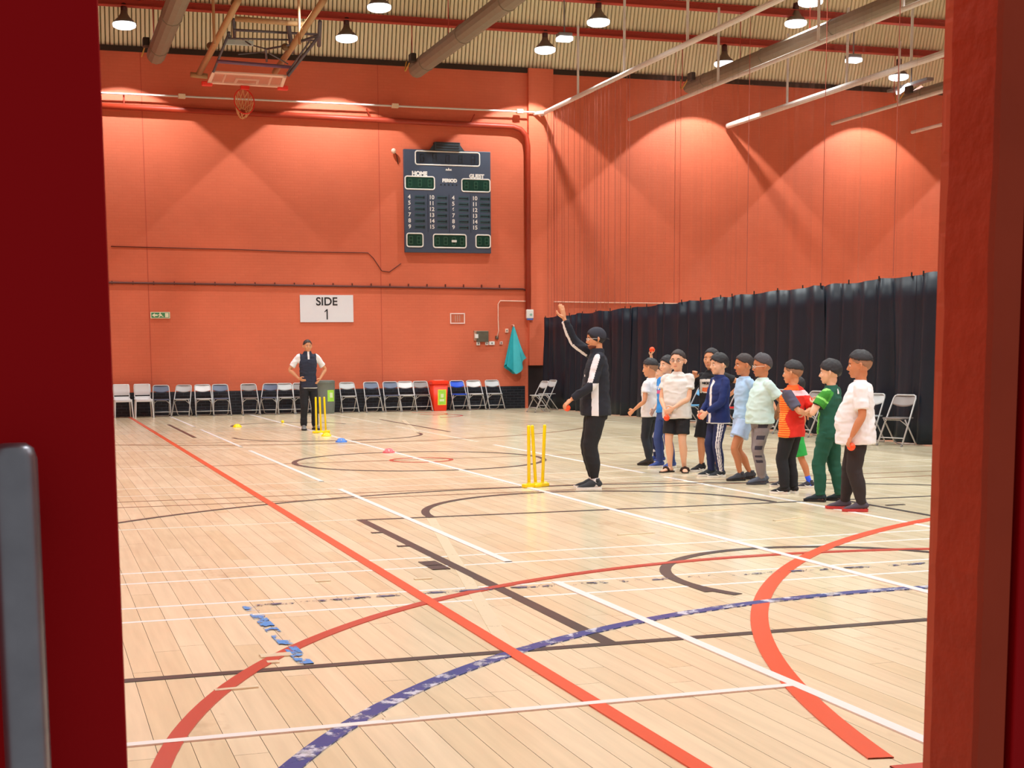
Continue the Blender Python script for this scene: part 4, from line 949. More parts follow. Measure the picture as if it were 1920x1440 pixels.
def torso(mb, secs, n=20, sub=3):
    """secs: (z, half width, half depth, y, x)"""
    q = spl([tuple(s) + (0,) * (5 - len(s)) for s in secs], sub); V = []
    for (z, a, b, y, x) in q:
        for k in range(n):
            t = 2 * PI * k / n; c, s = math.cos(t), math.sin(t); e = .82
            V.append(Vector((x + a * math.copysign(abs(c) ** e, c), y + b * math.copysign(abs(s) ** e, s), z)))
    Fs = []
    for j in range(len(q) - 1):
        for k in range(n): Fs.append((j * n + k, j * n + (k + 1) % n, (j + 1) * n + (k + 1) % n, (j + 1) * n + k))
    Fs += [tuple(reversed(range(n))), tuple(range((len(q) - 1) * n, len(q) * n))]
    return mb.add(V, Fs)
def hand(mb, w, d, pn, side, curl=0.5, s=1.0, spread=1.0):
    """w wrist, d finger direction, pn palm normal (palm faces pn); side +1: thumb towards +(d x pn)"""
    d = d.normalized(); pn = (pn - d * pn.dot(d)).normalized(); a = d.cross(pn) * side
    P = w + d * (.030 * s)
    mb.tube([w - d * .008 * s, w + d * .010 * s, w + d * .030 * s, w + d * .052 * s], [(.0125 * s, .0085 * s), (.016 * s, .0085 * s), (.0215 * s, .0085 * s), (.021 * s, .007 * s)], 12, up=pn)
    for k, ln in enumerate((.034, .039, .036, .028)):
        off = (1.5 - k) * .0108 * s
        b0 = w + d * (.046 * s) + a * off; dir_ = (d + a * (1.5 - k) * .07 * spread).normalized()
        p = b0; pts = [p]; c = 0
        for j in range(3):
            c += curl * (.75 if j else .45); dd = dir_ * math.cos(c) + pn * math.sin(c); p = p + dd * (ln * s * (.45, .32, .27)[j]); pts.append(p)
        mb.tube(pts, [.0058 * s, .0055 * s, .0052 * s, .0040 * s], 8)
    t0 = w + d * .012 * s + a * .014 * s
    t1 = t0 + (a * .85 + d * .6 + pn * .25).normalized() * .022 * s; t2 = t1 + (d * .9 + a * .35 + pn * (.3 + curl * .5)).normalized() * .018 * s; t3 = t2 + (d * .8 - a * curl * .3 + pn * curl * .6).normalized() * .013 * s
    mb.tube([t0, t1, t2, t3], [.0085 * s, .0072 * s, .0062 * s, .0045 * s], 8)
def person(px, py, h, face, label, skin='a', girth=1.0, belly=0.0, head=(0, 0), hh=.168, hair='crop', hairm=None, top=None, bottom=None, shoes=None,
           footL=(.055, 0), footR=(-.055, 0), toeL=8, toeR=8, armL=None, armR=None, lean=0.0, glasses=None, beard=None, pos=None, hipz=.495, socks=None, jog=0.0, yawabs=None, extra=None, shw=1.0):
    """face: apparent heading seen from the doorway: 0 towards the camera, -90 to picture left"""
    g = pos if pos is not None else gnd(px, py); rr_ = math.degrees(math.atan2(g[0], g[1]))
    yaw = math.radians(face - rr_) if yawabs is None else math.radians(yawabs)
    t = tag(empty('person', (g[0], g[1], 0), yaw), label, 'person')
    H = h
    def P(x, y, z): return Vector((x * H, y * H, z * H))
    R3 = Matrix.Rotation(yaw, 3, 'Z')
    sk = SK[skin]
    sw = .098 * (.5 + .5 * girth) * shw
    shz = .975 - hh - .012
    shl = {1: P(sw, lean * .6 + .008, shz - .014), -1: P(-sw, lean * .6 + .008, shz - .014)}
    hip = {1: P(.046 * girth ** .5, 0, hipz), -1: P(-.046 * girth ** .5, 0, hipz)}
    # ---- legs
    legs = {}
    for s_, f in ((1, footL), (-1, footR)):
        lift = f[2] if len(f) > 2 else 0
        an = P(f[0], f[1], .042 + lift); kn, an2 = ik(hip[s_], an, .235 * H, .225 * H, (s_ * .12, -1, 0)); legs[s_] = (hip[s_], kn, an)
    arms = {}
    for s_, A_ in ((1, armL or {}), (-1, armR or {})):
        w = A_.get('w', (.135, -.02, .485)); w = P(s_ * w[0], w[1], w[2]); pole = A_.get('pole', (.35, 1, -.1)); pole = (s_ * pole[0], pole[1], pole[2])
        el, w2 = ik(shl[s_], w, .178 * H, .147 * H, pole); arms[s_] = (shl[s_], el, w2, A_)
    # ---- skin: one continuous body
    b = MB()
    torso(b, [(.45 * H, .07 * H, .05 * H, 0), (.50 * H, .082 * H * girth, .055 * H * girth, 0), (.60 * H, .07 * H * girth, .05 * H * girth, lean * .2 * H), (.70 * H, .085 * H * girth, .055 * H * girth, lean * .4 * H), ((shz - .045) * H, .078 * H, .040 * H, lean * .6 * H + .005 * H), ((shz - .022) * H, .050 * H, .030 * H, lean * .6 * H + .006 * H), ((shz + .015) * H, .026 * H, .026 * H, lean * .65 * H + .006 * H)])
    nz = shz + .02; hb = P(0, lean * .75 + .002, nz + .03)
    nk = .031 * (.7 + .3 * girth)
    limb(b, [P(0, lean * .6 + .010, shz - .03), P(0, lean * .65 + .010, nz), P(0, lean * .75, nz + .05)], [(nk - .004) * H, nk * H, nk * H], 14, 3)
    for s_ in (1, -1):
        h_, k_, a_ = legs[s_]; gg = girth ** .7
        m1 = h_.lerp(k_, .5); m2 = k_.lerp(a_, .35) + P(0, .008, 0)
        limb(b, [h_ + P(0, 0, .02), h_.lerp(k_, .2), m1, k_, m2, k_.lerp(a_, .75), a_ + P(0, 0, .005), a_ - P(0, -.002, .018)], [.042 * gg * H, .045 * gg * H, .041 * gg * H, .030 * gg * H, .031 * gg * H, .021 * gg * H, .0175 * H, .019 * H], 14, 3)
        toe = math.radians(toeL if s_ == 1 else toeR) * s_; fd = Vector((math.sin(toe), -math.cos(toe), 0)); fz = a_.z - .042 * H
        base = Vector((a_.x, a_.y, 0))
        q = lambda u, z: base + fd * (u * H) + Vector((0, 0, fz + z * H))
        limb(b, [q(-.026, .016), q(.0, .024), q(.045, .020), q(.085, .012), q(.108, .009)], [(.014 * H, .012 * H), (.018 * H, .020 * H), (.021 * H, .016 * H), (.022 * H, .010 * H), (.014 * H, .007 * H)], 12, 3, up=(0, 0, 1))
        S_, E_, W_, A_ = arms[s_]; ag = girth ** .8
        limb(b, [S_.lerp(P(0, lean * .6, shz), .35) , S_, S_.lerp(E_, .5), E_, E_.lerp(W_, .35), E_.lerp(W_, .75), W_], [.014 * H, .022 * ag * H, .0235 * ag * H, .0195 * ag * H, .0205 * ag * H, .0155 * ag * H, .0125 * H], 12, 3)
        dn = (W_ - E_).normalized(); hd = A_.get('dir'); hd = Vector((hd[0] * s_, hd[1], hd[2])) if hd else dn
        pn = A_.get('palm', (-1, 0, 0)); pn = Vector((pn[0] * s_, pn[1], pn[2]))
        hand(b, W_, (hd * .85 + dn * .15) if hd else dn, pn, -s_ * A_.get('flip', 1), A_.get('curl', .5), H * 1.02 * A_.get('hs', 1), A_.get('spread', 1))
    # ---- head
    L = hh * H; hm = Matrix.Translation(hb + P(0, -.004, -.012)) @ Matrix.Rotation(math.radians(head[0]), 4, 'Z') @ Matrix.Rotation(math.radians(head[1]), 4, 'X')
    def hx(mb_):                                   # head space: z 0 chin .. 1 crown, forward -y
        for i in range(len(mb_.v)): mb_.v[i] = hm @ (mb_.v[i] * L)
        return mb_
    wg = .9 + .1 * girth ** 1.5 + (.04 if girth > 1.2 else 0)
    hd_ = MB()
    hd_.ell((0, .05, .60), (.345 * (.96 + .04 * girth), .43, .385), nu=22, nv=14).ell((0, -.10, .40), (.30 * wg, .27, .36), nu=18, nv=12).ell((0, -.10, .17), (.225 * wg, .235, .15), nu=16, nv=10).ell((0, -.24, .09), (.11, .09, .075), nu=12, nv=8)
    hd_.ell((0, .06, .18), (.20 * wg, .24, .26), nu=14, nv=9)
    hd_.tube([(0, -.33, .54), (0, -.385, .44), (0, -.425, .35), (0, -.36, .31)], [(.03, .03), (.035, .035), (.055, .045), (.05, .03)], 10)
    hd_.ell((0.035, -.37, .335), (.035, .03, .03), nu=8, nv=6).ell((-.035, -.37, .335), (.035, .03, .03), nu=8, nv=6)
    hd_.ell((0, -.315, .575), (.20, .055, .035), nu=14, nv=6).ell((0, -.335, .20), (.10, .04, .045), nu=12, nv=6)
    for s_ in (1, -1):
        hd_.ell((s_ * .17, -.27, .36), (.09, .07, .09), nu=10, nv=7)
        hd_.tube([(s_ * .335, .03, .33), (s_ * .375, .05, .38), (s_ * .395, .075, .47), (s_ * .375, .06, .54), (s_ * .34, .02, .53)], [(.03, .03), (.03, .05), (.028, .07), (.028, .05), (.025, .03)], 8)
    hx(hd_); o_ = len(b.v); b.v += hd_.v; b.f += [tuple(i + o_ for i in f) for f in hd_.f]; b.i += hd_.i
    me = remesh(b, .0062 if H > 1.3 else .006, 2)
    me.materials.append(sk); me.name = 'body'
    body = bpy.data.objects.new('body', me); COL.objects.link(body); body.parent = t
    def vat(name, mb_, m_, smooth=True, par=None): return mb_.build(name, m_, par or t, smooth)
    for s_ in (1, -1):
        e = MB(); e.ell((s_ * .135, -.318, .475), (.052, .04, .030), nu=12, nv=8); hx(e)
        eye = vat('eye', e, M_eye)
        e = MB(); e.ell((s_ * .135, -.345, .475), (.026, .018, .027), nu=10, nv=7); hx(e); vat('iris', e, M_iris, True, eye)
        e = MB(); e.tube([(s_ * .06, -.352, .555), (s_ * .13, -.35, .582), (s_ * .215, -.305, .56)], [(.012, .016), (.014, .018), (.008, .010)], 6); hx(e); vat('eyebrow', e, M_hair)
    e = MB(); e.tube([(-.085, -.345, .205), (-.04, -.372, .213), (0, -.374, .207), (.04, -.372, .213), (.085, -.345, .205)], [(.006, .008), (.014, .018), (.012, .018), (.014, .018), (.006, .008)], 8); hx(e); vat('lips', e, M_lip)
    # hair
    hmt = hairm or M_hair
    def cap(front, side, backz, thick, m_, name='hair', tuft=.02, rise=0.0, nu=44, nv=26):
        c0 = Vector((0, .05, .60)); V = []; n0 = len(V)
        for j in range(1, nv):
            ph = PI * j / nv
            for i in range(nu):
                th = 2 * PI * i / nu; d = Vector((math.sin(ph) * math.cos(th), math.sin(ph) * math.sin(th), math.cos(ph)))
                fz_ = max(0, -d.y / max(1e-3, math.hypot(d.x, d.y))); bz = max(0, d.y / max(1e-3, math.hypot(d.x, d.y)))
                line = side + (front - side) * min(1, fz_ * 1.05) ** 2 + (backz - side) * bz ** 1.2 + .02 * noise.noise(Vector((th * 4, 0, thick * 50)))
                k = thick + tuft * noise.noise(Vector((d.x * 5, d.y * 5, d.z * 5 + H * 9))) + rise * max(0, d.z) ** 2 * (1 + .6 * fz_)
                r_ = Vector((.345 + k, .43 + k, .385 + k)); v = c0 + Vector((d.x * r_.x, d.y * r_.y, d.z * r_.z))
                if v.z < line:
                    u = min(1, (line - v.z) / .035); v = c0 + Vector((d.x * (r_.x - .10 * u - k * u), d.y * (r_.y - .10 * u - k * u), (line - c0.z) + (v.z - line) * .3 * (1 - u) - .0))
                V.append(v)
        V += [c0 + Vector((0, 0, .385 + thick + rise)), c0 + Vector((0, 0, -.1))]; T = len(V) - 2; Fs = []
        for j in range(nv - 2):
            for i in range(nu): Fs.append((j * nu + i, (j + 1) * nu + i, (j + 1) * nu + (i + 1) % nu, j * nu + (i + 1) % nu))
        for i in range(nu): Fs.append((T, i, (i + 1) % nu)); Fs.append((T + 1, (nv - 2) * nu + (i + 1) % nu, (nv - 2) * nu + i))
        e_ = MB(); e_.add(V, Fs); hx(e_); return vat(name, e_, m_)
    if hair == 'crop': cap(.80, .56, .28, .022, hmt, rise=.03)
    elif hair == 'fringe': cap(.72, .54, .30, .038, hmt, tuft=.04, rise=.04)
    elif hair == 'fade': cap(.79, .66, .60, .032, hmt, tuft=.03, rise=.05); cap(.82, .50, .28, .008, M_fade, 'faded_sides', tuft=0)
    elif hair == 'flat': cap(.82, .60, .36, .025, hmt, tuft=.02, rise=.09)
    elif hair == 'cap':
        cap(.76, .50, .36, .035, cloth('black cap cloth', (46, 48, 60)), 'cap', tuft=0); e = MB(); e.tube([(0, .42, .50), (0, .56, .46), (0, .64, .42)], [(.2, .02), (.17, .018), (.08, .012)], 12, up=(0, 0, 1)); hx(e); vat('cap_peak', e, cloth('black cap cloth', (46, 48, 60)))
        cap(.70, .34, .22, .02, M_hair, 'hair', tuft=.01)
    if beard:
        e = MB(); e.ell((0, -.13, .135), (.245, .235, .155), nu=22, nv=14); V2 = e.v
        for v in V2:
            if v.z > .2: v.z = .2 + (v.z - .2) * .2; v.y += .02 if abs(v.x) < .12 else 0
        e.ell((0, -.345, .255), (.11, .03, .022), nu=10, nv=6); hx(e); vat('beard', e, beard)
    if glasses:
        e = MB()
        for s_ in (1, -1):
            e.tube([(s_ * .145 + .085 * math.cos(a), -.385 + .02 * abs(math.cos(a)) , .475 + .062 * math.sin(a)) for a in [2 * PI * k / 16 for k in range(16)]], .009, 5, closed=True)
            e.tube([(s_ * .23, -.37, .49), (s_ * .36, -.15, .50), (s_ * .375, .05, .49)], .008, 5)
        e.tube([(-.06, -.39, .48), (.06, -.39, .48)], .008, 5); hx(e); vat('glasses', e, glasses)
    # ---- top
    pos_ctx = dict(P=P, arms=arms, legs=legs, shz=shz, H=H)
    def cloth_obj(name, mb_, mats, fn, vox=.0078, fold=.0035, fs=9, smooth=2):
        me = remesh(mb_, vox, smooth, None, fold, fs); me.name = name
        for m_ in mats: me.materials.append(m_)
        if fn and len(mats) > 1: me.polygons.foreach_set('material_index', [fn(p.center / H, p.normal) for p in me.polygons])
        o = bpy.data.objects.new(name, me); COL.objects.link(o); o.parent = t; return o
    if top:
        b = MB(); hem = top.get('hem', .455); gw = girth; bl = belly; loose = top.get('loose', 1.0)
        cz = .055 * gw * loose
        torso(b, [(hem * H, .100 * gw * loose * H, (.074 * gw * loose + bl * .7) * H, -bl * .5 * H), (.50 * H, .098 * gw * loose * H, (.073 * gw * loose + bl * .8) * H, -bl * .55 * H), (.58 * H, .092 * gw * loose * H, (.066 * gw * loose + bl) * H, -bl * .8 * H + lean * .2 * H),
                  (.66 * H, .096 * gw * loose * H, (.065 * gw * loose + bl * .5) * H, -bl * .4 * H + lean * .35 * H), (.735 * H, .102 * gw * loose * H, .064 * gw * loose * H, lean * .5 * H), ((shz - .030) * H, (sw + .002) * H, .056 * gw * H, lean * .6 * H + .005 * H), ((shz - .004) * H, (sw * .74) * H, .050 * gw * H, lean * .62 * H + .006 * H), ((shz + .012) * H, .056 * H, .042 * H, lean * .63 * H + .006 * H), ((shz + .030 + top.get('collar', 0)) * H, .040 * H, .040 * H, lean * .66 * H + .004 * H)], 24)
        sl = top.get('sleeve', .55)
        for s_ in (1, -1):
            S_, E_, W_, A_ = arms[s_]; ag = girth ** .8; base = S_.lerp(P(0, lean * .6, shz - .01), .35)
            if sl <= 1:
                c = S_.lerp(E_, sl); limb(b, [base, S_ + P(s_ * .001, 0, -.003), S_.lerp(E_, sl * .5), c], [.026 * H, .0325 * ag * H, .034 * ag * H, .036 * ag * loose * H], 14, 3)
            else:
                c = E_.lerp(W_, sl - 1); limb(b, [base, S_ + P(s_ * .001, 0, -.003), S_.lerp(E_, .5), E_, E_.lerp(W_, (sl - 1) * .6), c], [.026 * H, .0325 * ag * H, .033 * ag * H, .029 * ag * H, .026 * ag * H, .0205 * ag * H], 14, 3)
        cloth_obj(top.get('name', 'shirt'), b, top['mats'], (lambda c, n, f=top.get('fn'), k=pos_ctx: f(c, n, k)) if top.get('fn') else None, fold=top.get('fold', .0045) * 1.35, fs=top.get('fs', 8))
    if bottom:
        b = MB(); ln = bottom.get('len', 1.0); lo = bottom.get('loose', 1.0); gw = girth
        torso(b, [(.435 * H, .082 * gw * H, .062 * gw * H, 0), (.47 * H, .093 * gw * H, .067 * gw * H, 0), (.515 * H, .091 * gw * H, (.062 * gw + belly * .5) * H, -belly * .3 * H), (.555 * H, .082 * gw * H, (.056 * gw + belly * .5) * H, -belly * .3 * H)], 20)
        for s_ in (1, -1):
            h_, k_, a_ = legs[s_]; gg = girth ** .7 * lo
            if ln >= 1: limb(b, [h_ + P(0, 0, .0), h_.lerp(k_, .35), h_.lerp(k_, .75), k_, k_.lerp(a_, .45) + P(0, .005, 0), k_.lerp(a_, .78), k_.lerp(a_, bottom.get('crop', .97))], [.053 * gg * H, .050 * gg * H, .042 * gg * H, .039 * gg * H, .036 * gg * H, .030 * gg * H * bottom.get('cuff', 1), .027 * gg * H * bottom.get('cuff', 1)], 16, 3)
            else:
                e_ = h_.lerp(k_, ln * 1.0); limb(b, [h_, h_.lerp(e_, .5), e_], [.056 * gg * H, .055 * gg * H, .053 * gg * lo * H], 16, 3)
        cloth_obj(bottom.get('name', 'trousers'), b, bottom['mats'], (lambda c, n, f=bottom.get('fn'), k=pos_ctx: f(c, n, k)) if bottom.get('fn') else None, fold=bottom.get('fold', .0035), fs=bottom.get('fs', 7))
    if socks:
        for s_ in (1, -1):
            h_, k_, a_ = legs[s_]; MB().tube([k_.lerp(a_, socks[1]), k_.lerp(a_, .9), a_ + P(0, 0, .005), a_ - P(0, 0, .02)], [.0235 * H, .022 * H, .0225 * H, .023 * H], 14).build('sock', socks[0], t, True)
    if shoes:
        for s_ in (1, -1):
            a_ = legs[s_][2]; toe = math.radians(toeL if s_ == 1 else toeR) * s_; fd = Vector((math.sin(toe), -math.cos(toe), 0)); fz = a_.z - .042 * H; sd = Vector((-fd.y, fd.x, 0))
            def q(u, z, v=0): return Vector((a_.x, a_.y, fz)) + fd * (u * H) + sd * (v * H) + Vector((0, 0, z * H))
            outl = [(-.036, .016), (-.030, .022), (-.01, .0245), (.02, .0235), (.06, .029), (.09, .0285), (.110, .020), (.121, .008)]
            def ring(z, gx, u_off=0): return [q(u + (u_off if u > 0 else -u_off), z, w_ * gx) for u, w_ in outl] + [q(u + (u_off if u > 0 else -u_off), z, -w_ * gx) for u, w_ in reversed(outl)]
            n = len(outl) * 2
            if shoes.get('sandal'):
                V = ring(.0, 1) + ring(.010, 1); Fs = [tuple(range(n)), tuple(reversed(range(n, 2 * n)))] + [(i, i + n, (i + 1) % n + n, (i + 1) % n) for i in range(n)]
                so = mk('sandal', V, Fs, shoes['sole'], t)
                MB().tube([q(.045, .008, -.027), q(.05, .030, -.020), q(.052, .038, 0), q(.05, .030, .020), q(.045, .008, .027)], [(.018 * H, .003 * H)] * 5, 8, up=fd).build('strap', shoes['up'], so, True)
                continue
            V = ring(.0, .97) + ring(.004, 1.06) + ring(.019, 1.06, .002); Fs = [tuple(range(n)), tuple(reversed(range(2 * n, 3 * n)))]
            for j in (0, 1): Fs += [(j * n + i, j * n + i + n, j * n + (i + 1) % n + n, j * n + (i + 1) % n) for i in range(n)]
            sh = MB(); limb(sh, [q(-.034, .026), q(-.020, .036), q(.004, .040), (q(.03, .034)), q(.06, .026), q(.09, .020), q(.114, .015)], [(.012 * H, .014 * H), (.022 * H, .026 * H), (.0235 * H, .030 * H), (.025 * H, .026 * H), (.0275 * H, .017 * H), (.0265 * H, .013 * H), (.012 * H, .006 * H)], 14, 3, up=(0, 0, 1))
            sh.tube([q(-.004, .05), q(-.004, .072)], [(.024 * H, .024 * H), (.0225 * H, .0225 * H)], 14)
            up_ = sh.build('shoe', shoes['up'], t, True); mk('sole', V, Fs, shoes['sole'], up_)
            if shoes.get('mark'): 
                for vv in (-.0275, .0275): MB().tube([q(.0, .022, vv * .9), q(.03, .018, vv * 1.02), q(.055, .03, vv * .95)], [.0035 * H, .005 * H, .002 * H], 6).build('side_mark', shoes['mark'], up_, True)
            MB().tube([q(.018, .060, -.008), q(.030, .053, .009), q(.040, .047, -.008), q(.052, .041, .008)], .0022 * H, 5).build('laces', shoes.get('lace', shoes['up']), up_, True)
    t['_arms'] = 0; del t['_arms']
    def world(p): return R3 @ p + Vector((g[0], g[1], 0))
    def grip(s_, k=.042):
        S_, E_, W_, A_ = arms[s_]; hd = A_.get('dir'); dn = (W_ - E_).normalized(); d_ = Vector((hd[0] * s_, hd[1], hd[2])).normalized() if hd else dn
        pn = A_.get('palm', (-1, 0, 0)); pn = Vector((pn[0] * s_, pn[1], pn[2])); pn = (pn - d_ * pn.dot(d_)).normalized(); return world(W_ + d_ * (.055 * H) + pn * k)
    return dict(t=t, grip=grip, P=P, arms=arms, legs=legs, world=world, H=H, hm=hm, L=L)

wh = cloth('white cotton', (236, 236, 240)); navy = cloth('navy track cloth', (30, 40, 84)); blk = cloth('black sports cloth', (26, 27, 33)); blkb = cloth('brownish black cloth', (44, 36, 38))
offw = cloth('pale grey-white cloth', (214, 218, 218)); W_ = M_white
def near_line(c, a, b):
    ab = b - a; u = max(0, min(1, (c - a).dot(ab) / ab.length_squared)); return a + ab * u, u
ballr = .038
def held(pr, s_, label): 
    c = pr['grip'](s_, ballr + .004); ball(tuple(c), ballr, M_orangeball, label, 'orange balls held in hands')

# man by the far stumps
def f_vest(c, n, k):
    H = k['H']
    for s_ in (1, -1):
        S_, E_, W2, _ = k['arms'][s_]; a, b = S_ / H, E_ / H; q, u = near_line(c, a, b)
        if abs(c.x) > abs(a.x) - .006 and (c - q).length < .05: return 1
    if c.y < -.03 and abs(c.x) < .012 and c.z > .785: return 1
    if c.z < .472: return 1
    return 0
vest = cloth('dark navy gilet cloth', (40, 46, 66)); 
pr = person(580, 806, 1.84, 12, 'man in a dark gilet over a white shirt behind the far stumps', skin='a', hh=.132, head=(4, 2), hair='crop', hairm=M_hairb, girth=.98,
       top=dict(mats=[vest, wh], fn=f_vest, sleeve=.75, hem=.465, collar=.014), bottom=dict(mats=[blk], loose=1.05, cuff=1.25), shoes=dict(up=M_greybox, sole=M_black), footL=(.07, .02), footR=(-.07, -.03), toeL=18, toeR=8,
       armL=dict(w=(.125, -.03, .565), pole=(1, .5, 0), curl=.4, dir=(-.5, -.4, -.5)), armR=dict(w=(.112, -.03, .575), pole=(1, .5, 0), curl=.3, dir=(-.8, -.4, -.35)))
# coach
jk = cloth('black track jacket cloth', (28, 32, 44)); stripe = cloth('white jacket panel', (226, 228, 234))
def f_jack(c, n, k):
    H = k['H']
    for s_ in (1, -1):
        S_, E_, W2, _ = k['arms'][s_]; S_, E_, W2 = S_ / H, E_ / H, W2 / H
        q, u = near_line(c, S_, E_); q2, u2 = near_line(c, E_, W2); on1 = (c - q).length < .052; on2 = (c - q2).length < .034
        if s_ == 1 and on1 and (u > 0.02 or c.z > S_.z - .02) and abs(c.x) > .035:
            r = c - q
            if r.length > 1e-4 and r.normalized().dot(Vector((.72, -.66, .1)).normalized()) > .72 and u < .96 and c.x > .055: return 1
        if s_ == -1 and (on2 and u2 > .02 or on1 and u > .3):
            r = c - (q2 if on2 else q)
            if r.length > 1e-4 and r.normalized().dot(Vector((-.2, -.9, -.5)).normalized()) > .45: return 1
    if c.x > .05 and c.z < .66 and -.040 < c.y < .002 : return 1
    if .70 < c.z < .712 and c.y < -.04 and .02 < c.x < .045: return 1
    return 0
pr = person(1118, 917, 1.80, -84, 'man in a black and white track jacket raising one arm', skin='a', hh=.135, head=(6, 4), hair='cap', beard=mat('brown beard', srgb(104, 52, 34), .8, var=.3, scale=80), girth=1.05, belly=.012,
       glasses=M_white, top=dict(mats=[jk, stripe], fn=f_jack, sleeve=1.93, hem=.462, loose=1.10, collar=.012, name='track_jacket'), bottom=dict(mats=[blk], loose=1.16, cuff=.72, crop=.86), shoes=dict(up=cloth('charcoal trainer fabric', (52, 56, 62)), sole=W_, lace=W_), socks=(wh, .78),
       footL=(.05, -.01), footR=(-.05, -.015), toeL=6, toeR=4,
       armL=dict(w=(.13, -.165, .565), pole=(.5, .7, -.6), curl=.75, palm=(-.3, .2, -.9), dir=(.0, -.75, -.65)), armR=dict(w=(.10, -.19, 1.055), pole=(.5, -.2, -1), curl=.12, dir=(.1, -.18, 1.0), palm=(.6, -.8, .1), hs=1.15))
held(pr, 1, 'orange ball in the lowered hand of the coach')
# boy nearest the coach, seen from behind
pr = person(1219, 872, 1.43, -118, 'boy in a white T-shirt seen from behind, first in the line, arm hanging', skin='a', head=(8, 4), hair='fade', top=dict(mats=[wh], hem=.46, fold=.005, loose=1.08), bottom=dict(mats=[cloth('charcoal trousers', (38, 42, 50))]), shoes=dict(up=cloth('dark brown shoe', (48, 42, 40)), sole=M_black), footL=(.05, .02), footR=(-.05, -.03),
       armL=dict(w=(.145, -.10, .525), pole=(.3, 1, 0)), armR=dict(w=(.11, -.03, .51)))
# hidden boy raising a ball
g1 = gnd(1236, 866); 
pr = person(1236, 866, 1.36, -60, 'boy mostly hidden behind the first two boys, raising an orange ball', skin='b', head=(0, 0), hair='crop', top=dict(mats=[wh], hem=.46), bottom=dict(mats=[navy, wh], fn=lambda c, n, k: 1 if noise.noise(Vector((c.x * 26, c.y * 26, c.z * 22))) > .38 else 0), shoes=dict(up=cloth('navy shoe', (40, 60, 130)), sole=W_),
       armR=dict(w=(.10, -.05, 1.12), pole=(1, -.3, 0), dir=(-1, 0, .35), palm=(0, -.4, .9), curl=.5), armL=dict(w=(.12, -.02, .51)))
held(pr, -1, 'orange ball held up highest above the first boys')
# blue tee
bluet = cloth('bright blue cotton', (50, 142, 226)); pinkp = cloth('pink shirt print', (206, 92, 150))
def f_blue(c, n, k):
    if c.y < -.02 and .665 < c.z < .70 and abs(c.x) < .07: return 1
    if c.y < -.02 and .705 < c.z < .735 and abs(c.x) < .07 and (int((c.x + 1) * 60) % 2 == 0): return 2
    return 0
pr = person(1248, 877, 1.47, -52, 'boy in a bright blue T-shirt with pink and white print and blue jeans', skin='b', head=(-4, -6), hair='fringe', top=dict(mats=[bluet, pinkp, wh], fn=f_blue, hem=.50), bottom=dict(mats=[cloth('blue denim', (54, 76, 138))]), shoes=dict(up=cloth('blue canvas shoe', (64, 88, 160)), sole=W_),
       footL=(.06, .03), footR=(-.055, -.02), armL=dict(w=(.10, .0, .51)), armR=dict(w=(.11, -.05, .52)))
# glasses boy
crm = cloth('off-white cotton', (226, 224, 220))
pr = person(1269, 885, 1.545, -22, 'boy in glasses, white T-shirt, black shorts and sandals, hands joined', skin='b', girth=1.10, belly=.010, head=(4, -2), hair='crop', hairm=M_hairb, glasses=mat('thin grey spectacle wire', srgb(120, 110, 108), .3, .5), top=dict(mats=[crm], hem=.445, loose=1.08, fold=.005), bottom=dict(mats=[blk], len=.78, loose=1.0, name='shorts'), shoes=dict(sandal=True, up=cloth('brown sandal strap', (58, 44, 38)), sole=M_black),
       footL=(.065, .0), footR=(-.05, -.02), toeL=28, toeR=22,
       armL=dict(w=(.022, -.130, .535), pole=(.8, .6, 0), dir=(-.75, -.1, -.5), palm=(-.2, 1, .1), curl=.35, spread=1.6), armR=dict(w=(.060, -.118, .515), pole=(.7, .6, 0), dir=(-.35, -.05, -.95), palm=(-.3, .9, 0), curl=.4))
c = pr['world'](pr['P'](-.036, -.140, .452)); ball(tuple(c), ballr, M_orangeball, 'orange ball below the joined hands of the boy in glasses', 'orange balls held in hands')
# black top
def f_blkt(c, n, k):
    if c.y < -.02 and .645 < c.z < .755 and abs(c.x) < .075: return 2 if (.655 < c.z < .69 and abs(c.x - .0) < .045) else 1
    return 0
pr = person(1331, 884, 1.56, -28, 'boy in a black top with a pale printed chest panel, hand raised to his shoulder', skin='a', head=(4, -4), hair='crop', top=dict(mats=[blk, cloth('pale shirt panel', (222, 214, 204)), cloth('orange shirt print', (236, 112, 60))], fn=f_blkt, hem=.45), bottom=dict(mats=[blk], len=.95, name='shorts', loose=1.05), shoes=dict(up=cloth('black trainer', (34, 34, 38)), sole=W_, mark=W_, lace=W_),
       footL=(.05, .03), footR=(-.06, -.03), toeR=20,
       armR=dict(w=(.115, -.075, .765), pole=(.7, -.1, -1), dir=(-.25, -.2, .9), palm=(-.2, -.5, 0), curl=1.3), armL=dict(w=(.14, .05, .62), pole=(1, .5, -.3), dir=(0, 0, 1), palm=(-1, 0, 0)))
text('lettering', 'NICKY', .040, M_ink, pr['t'], tuple(pr['P'](-.002, -.0705, .722)), ext=.004, bold=.0012)
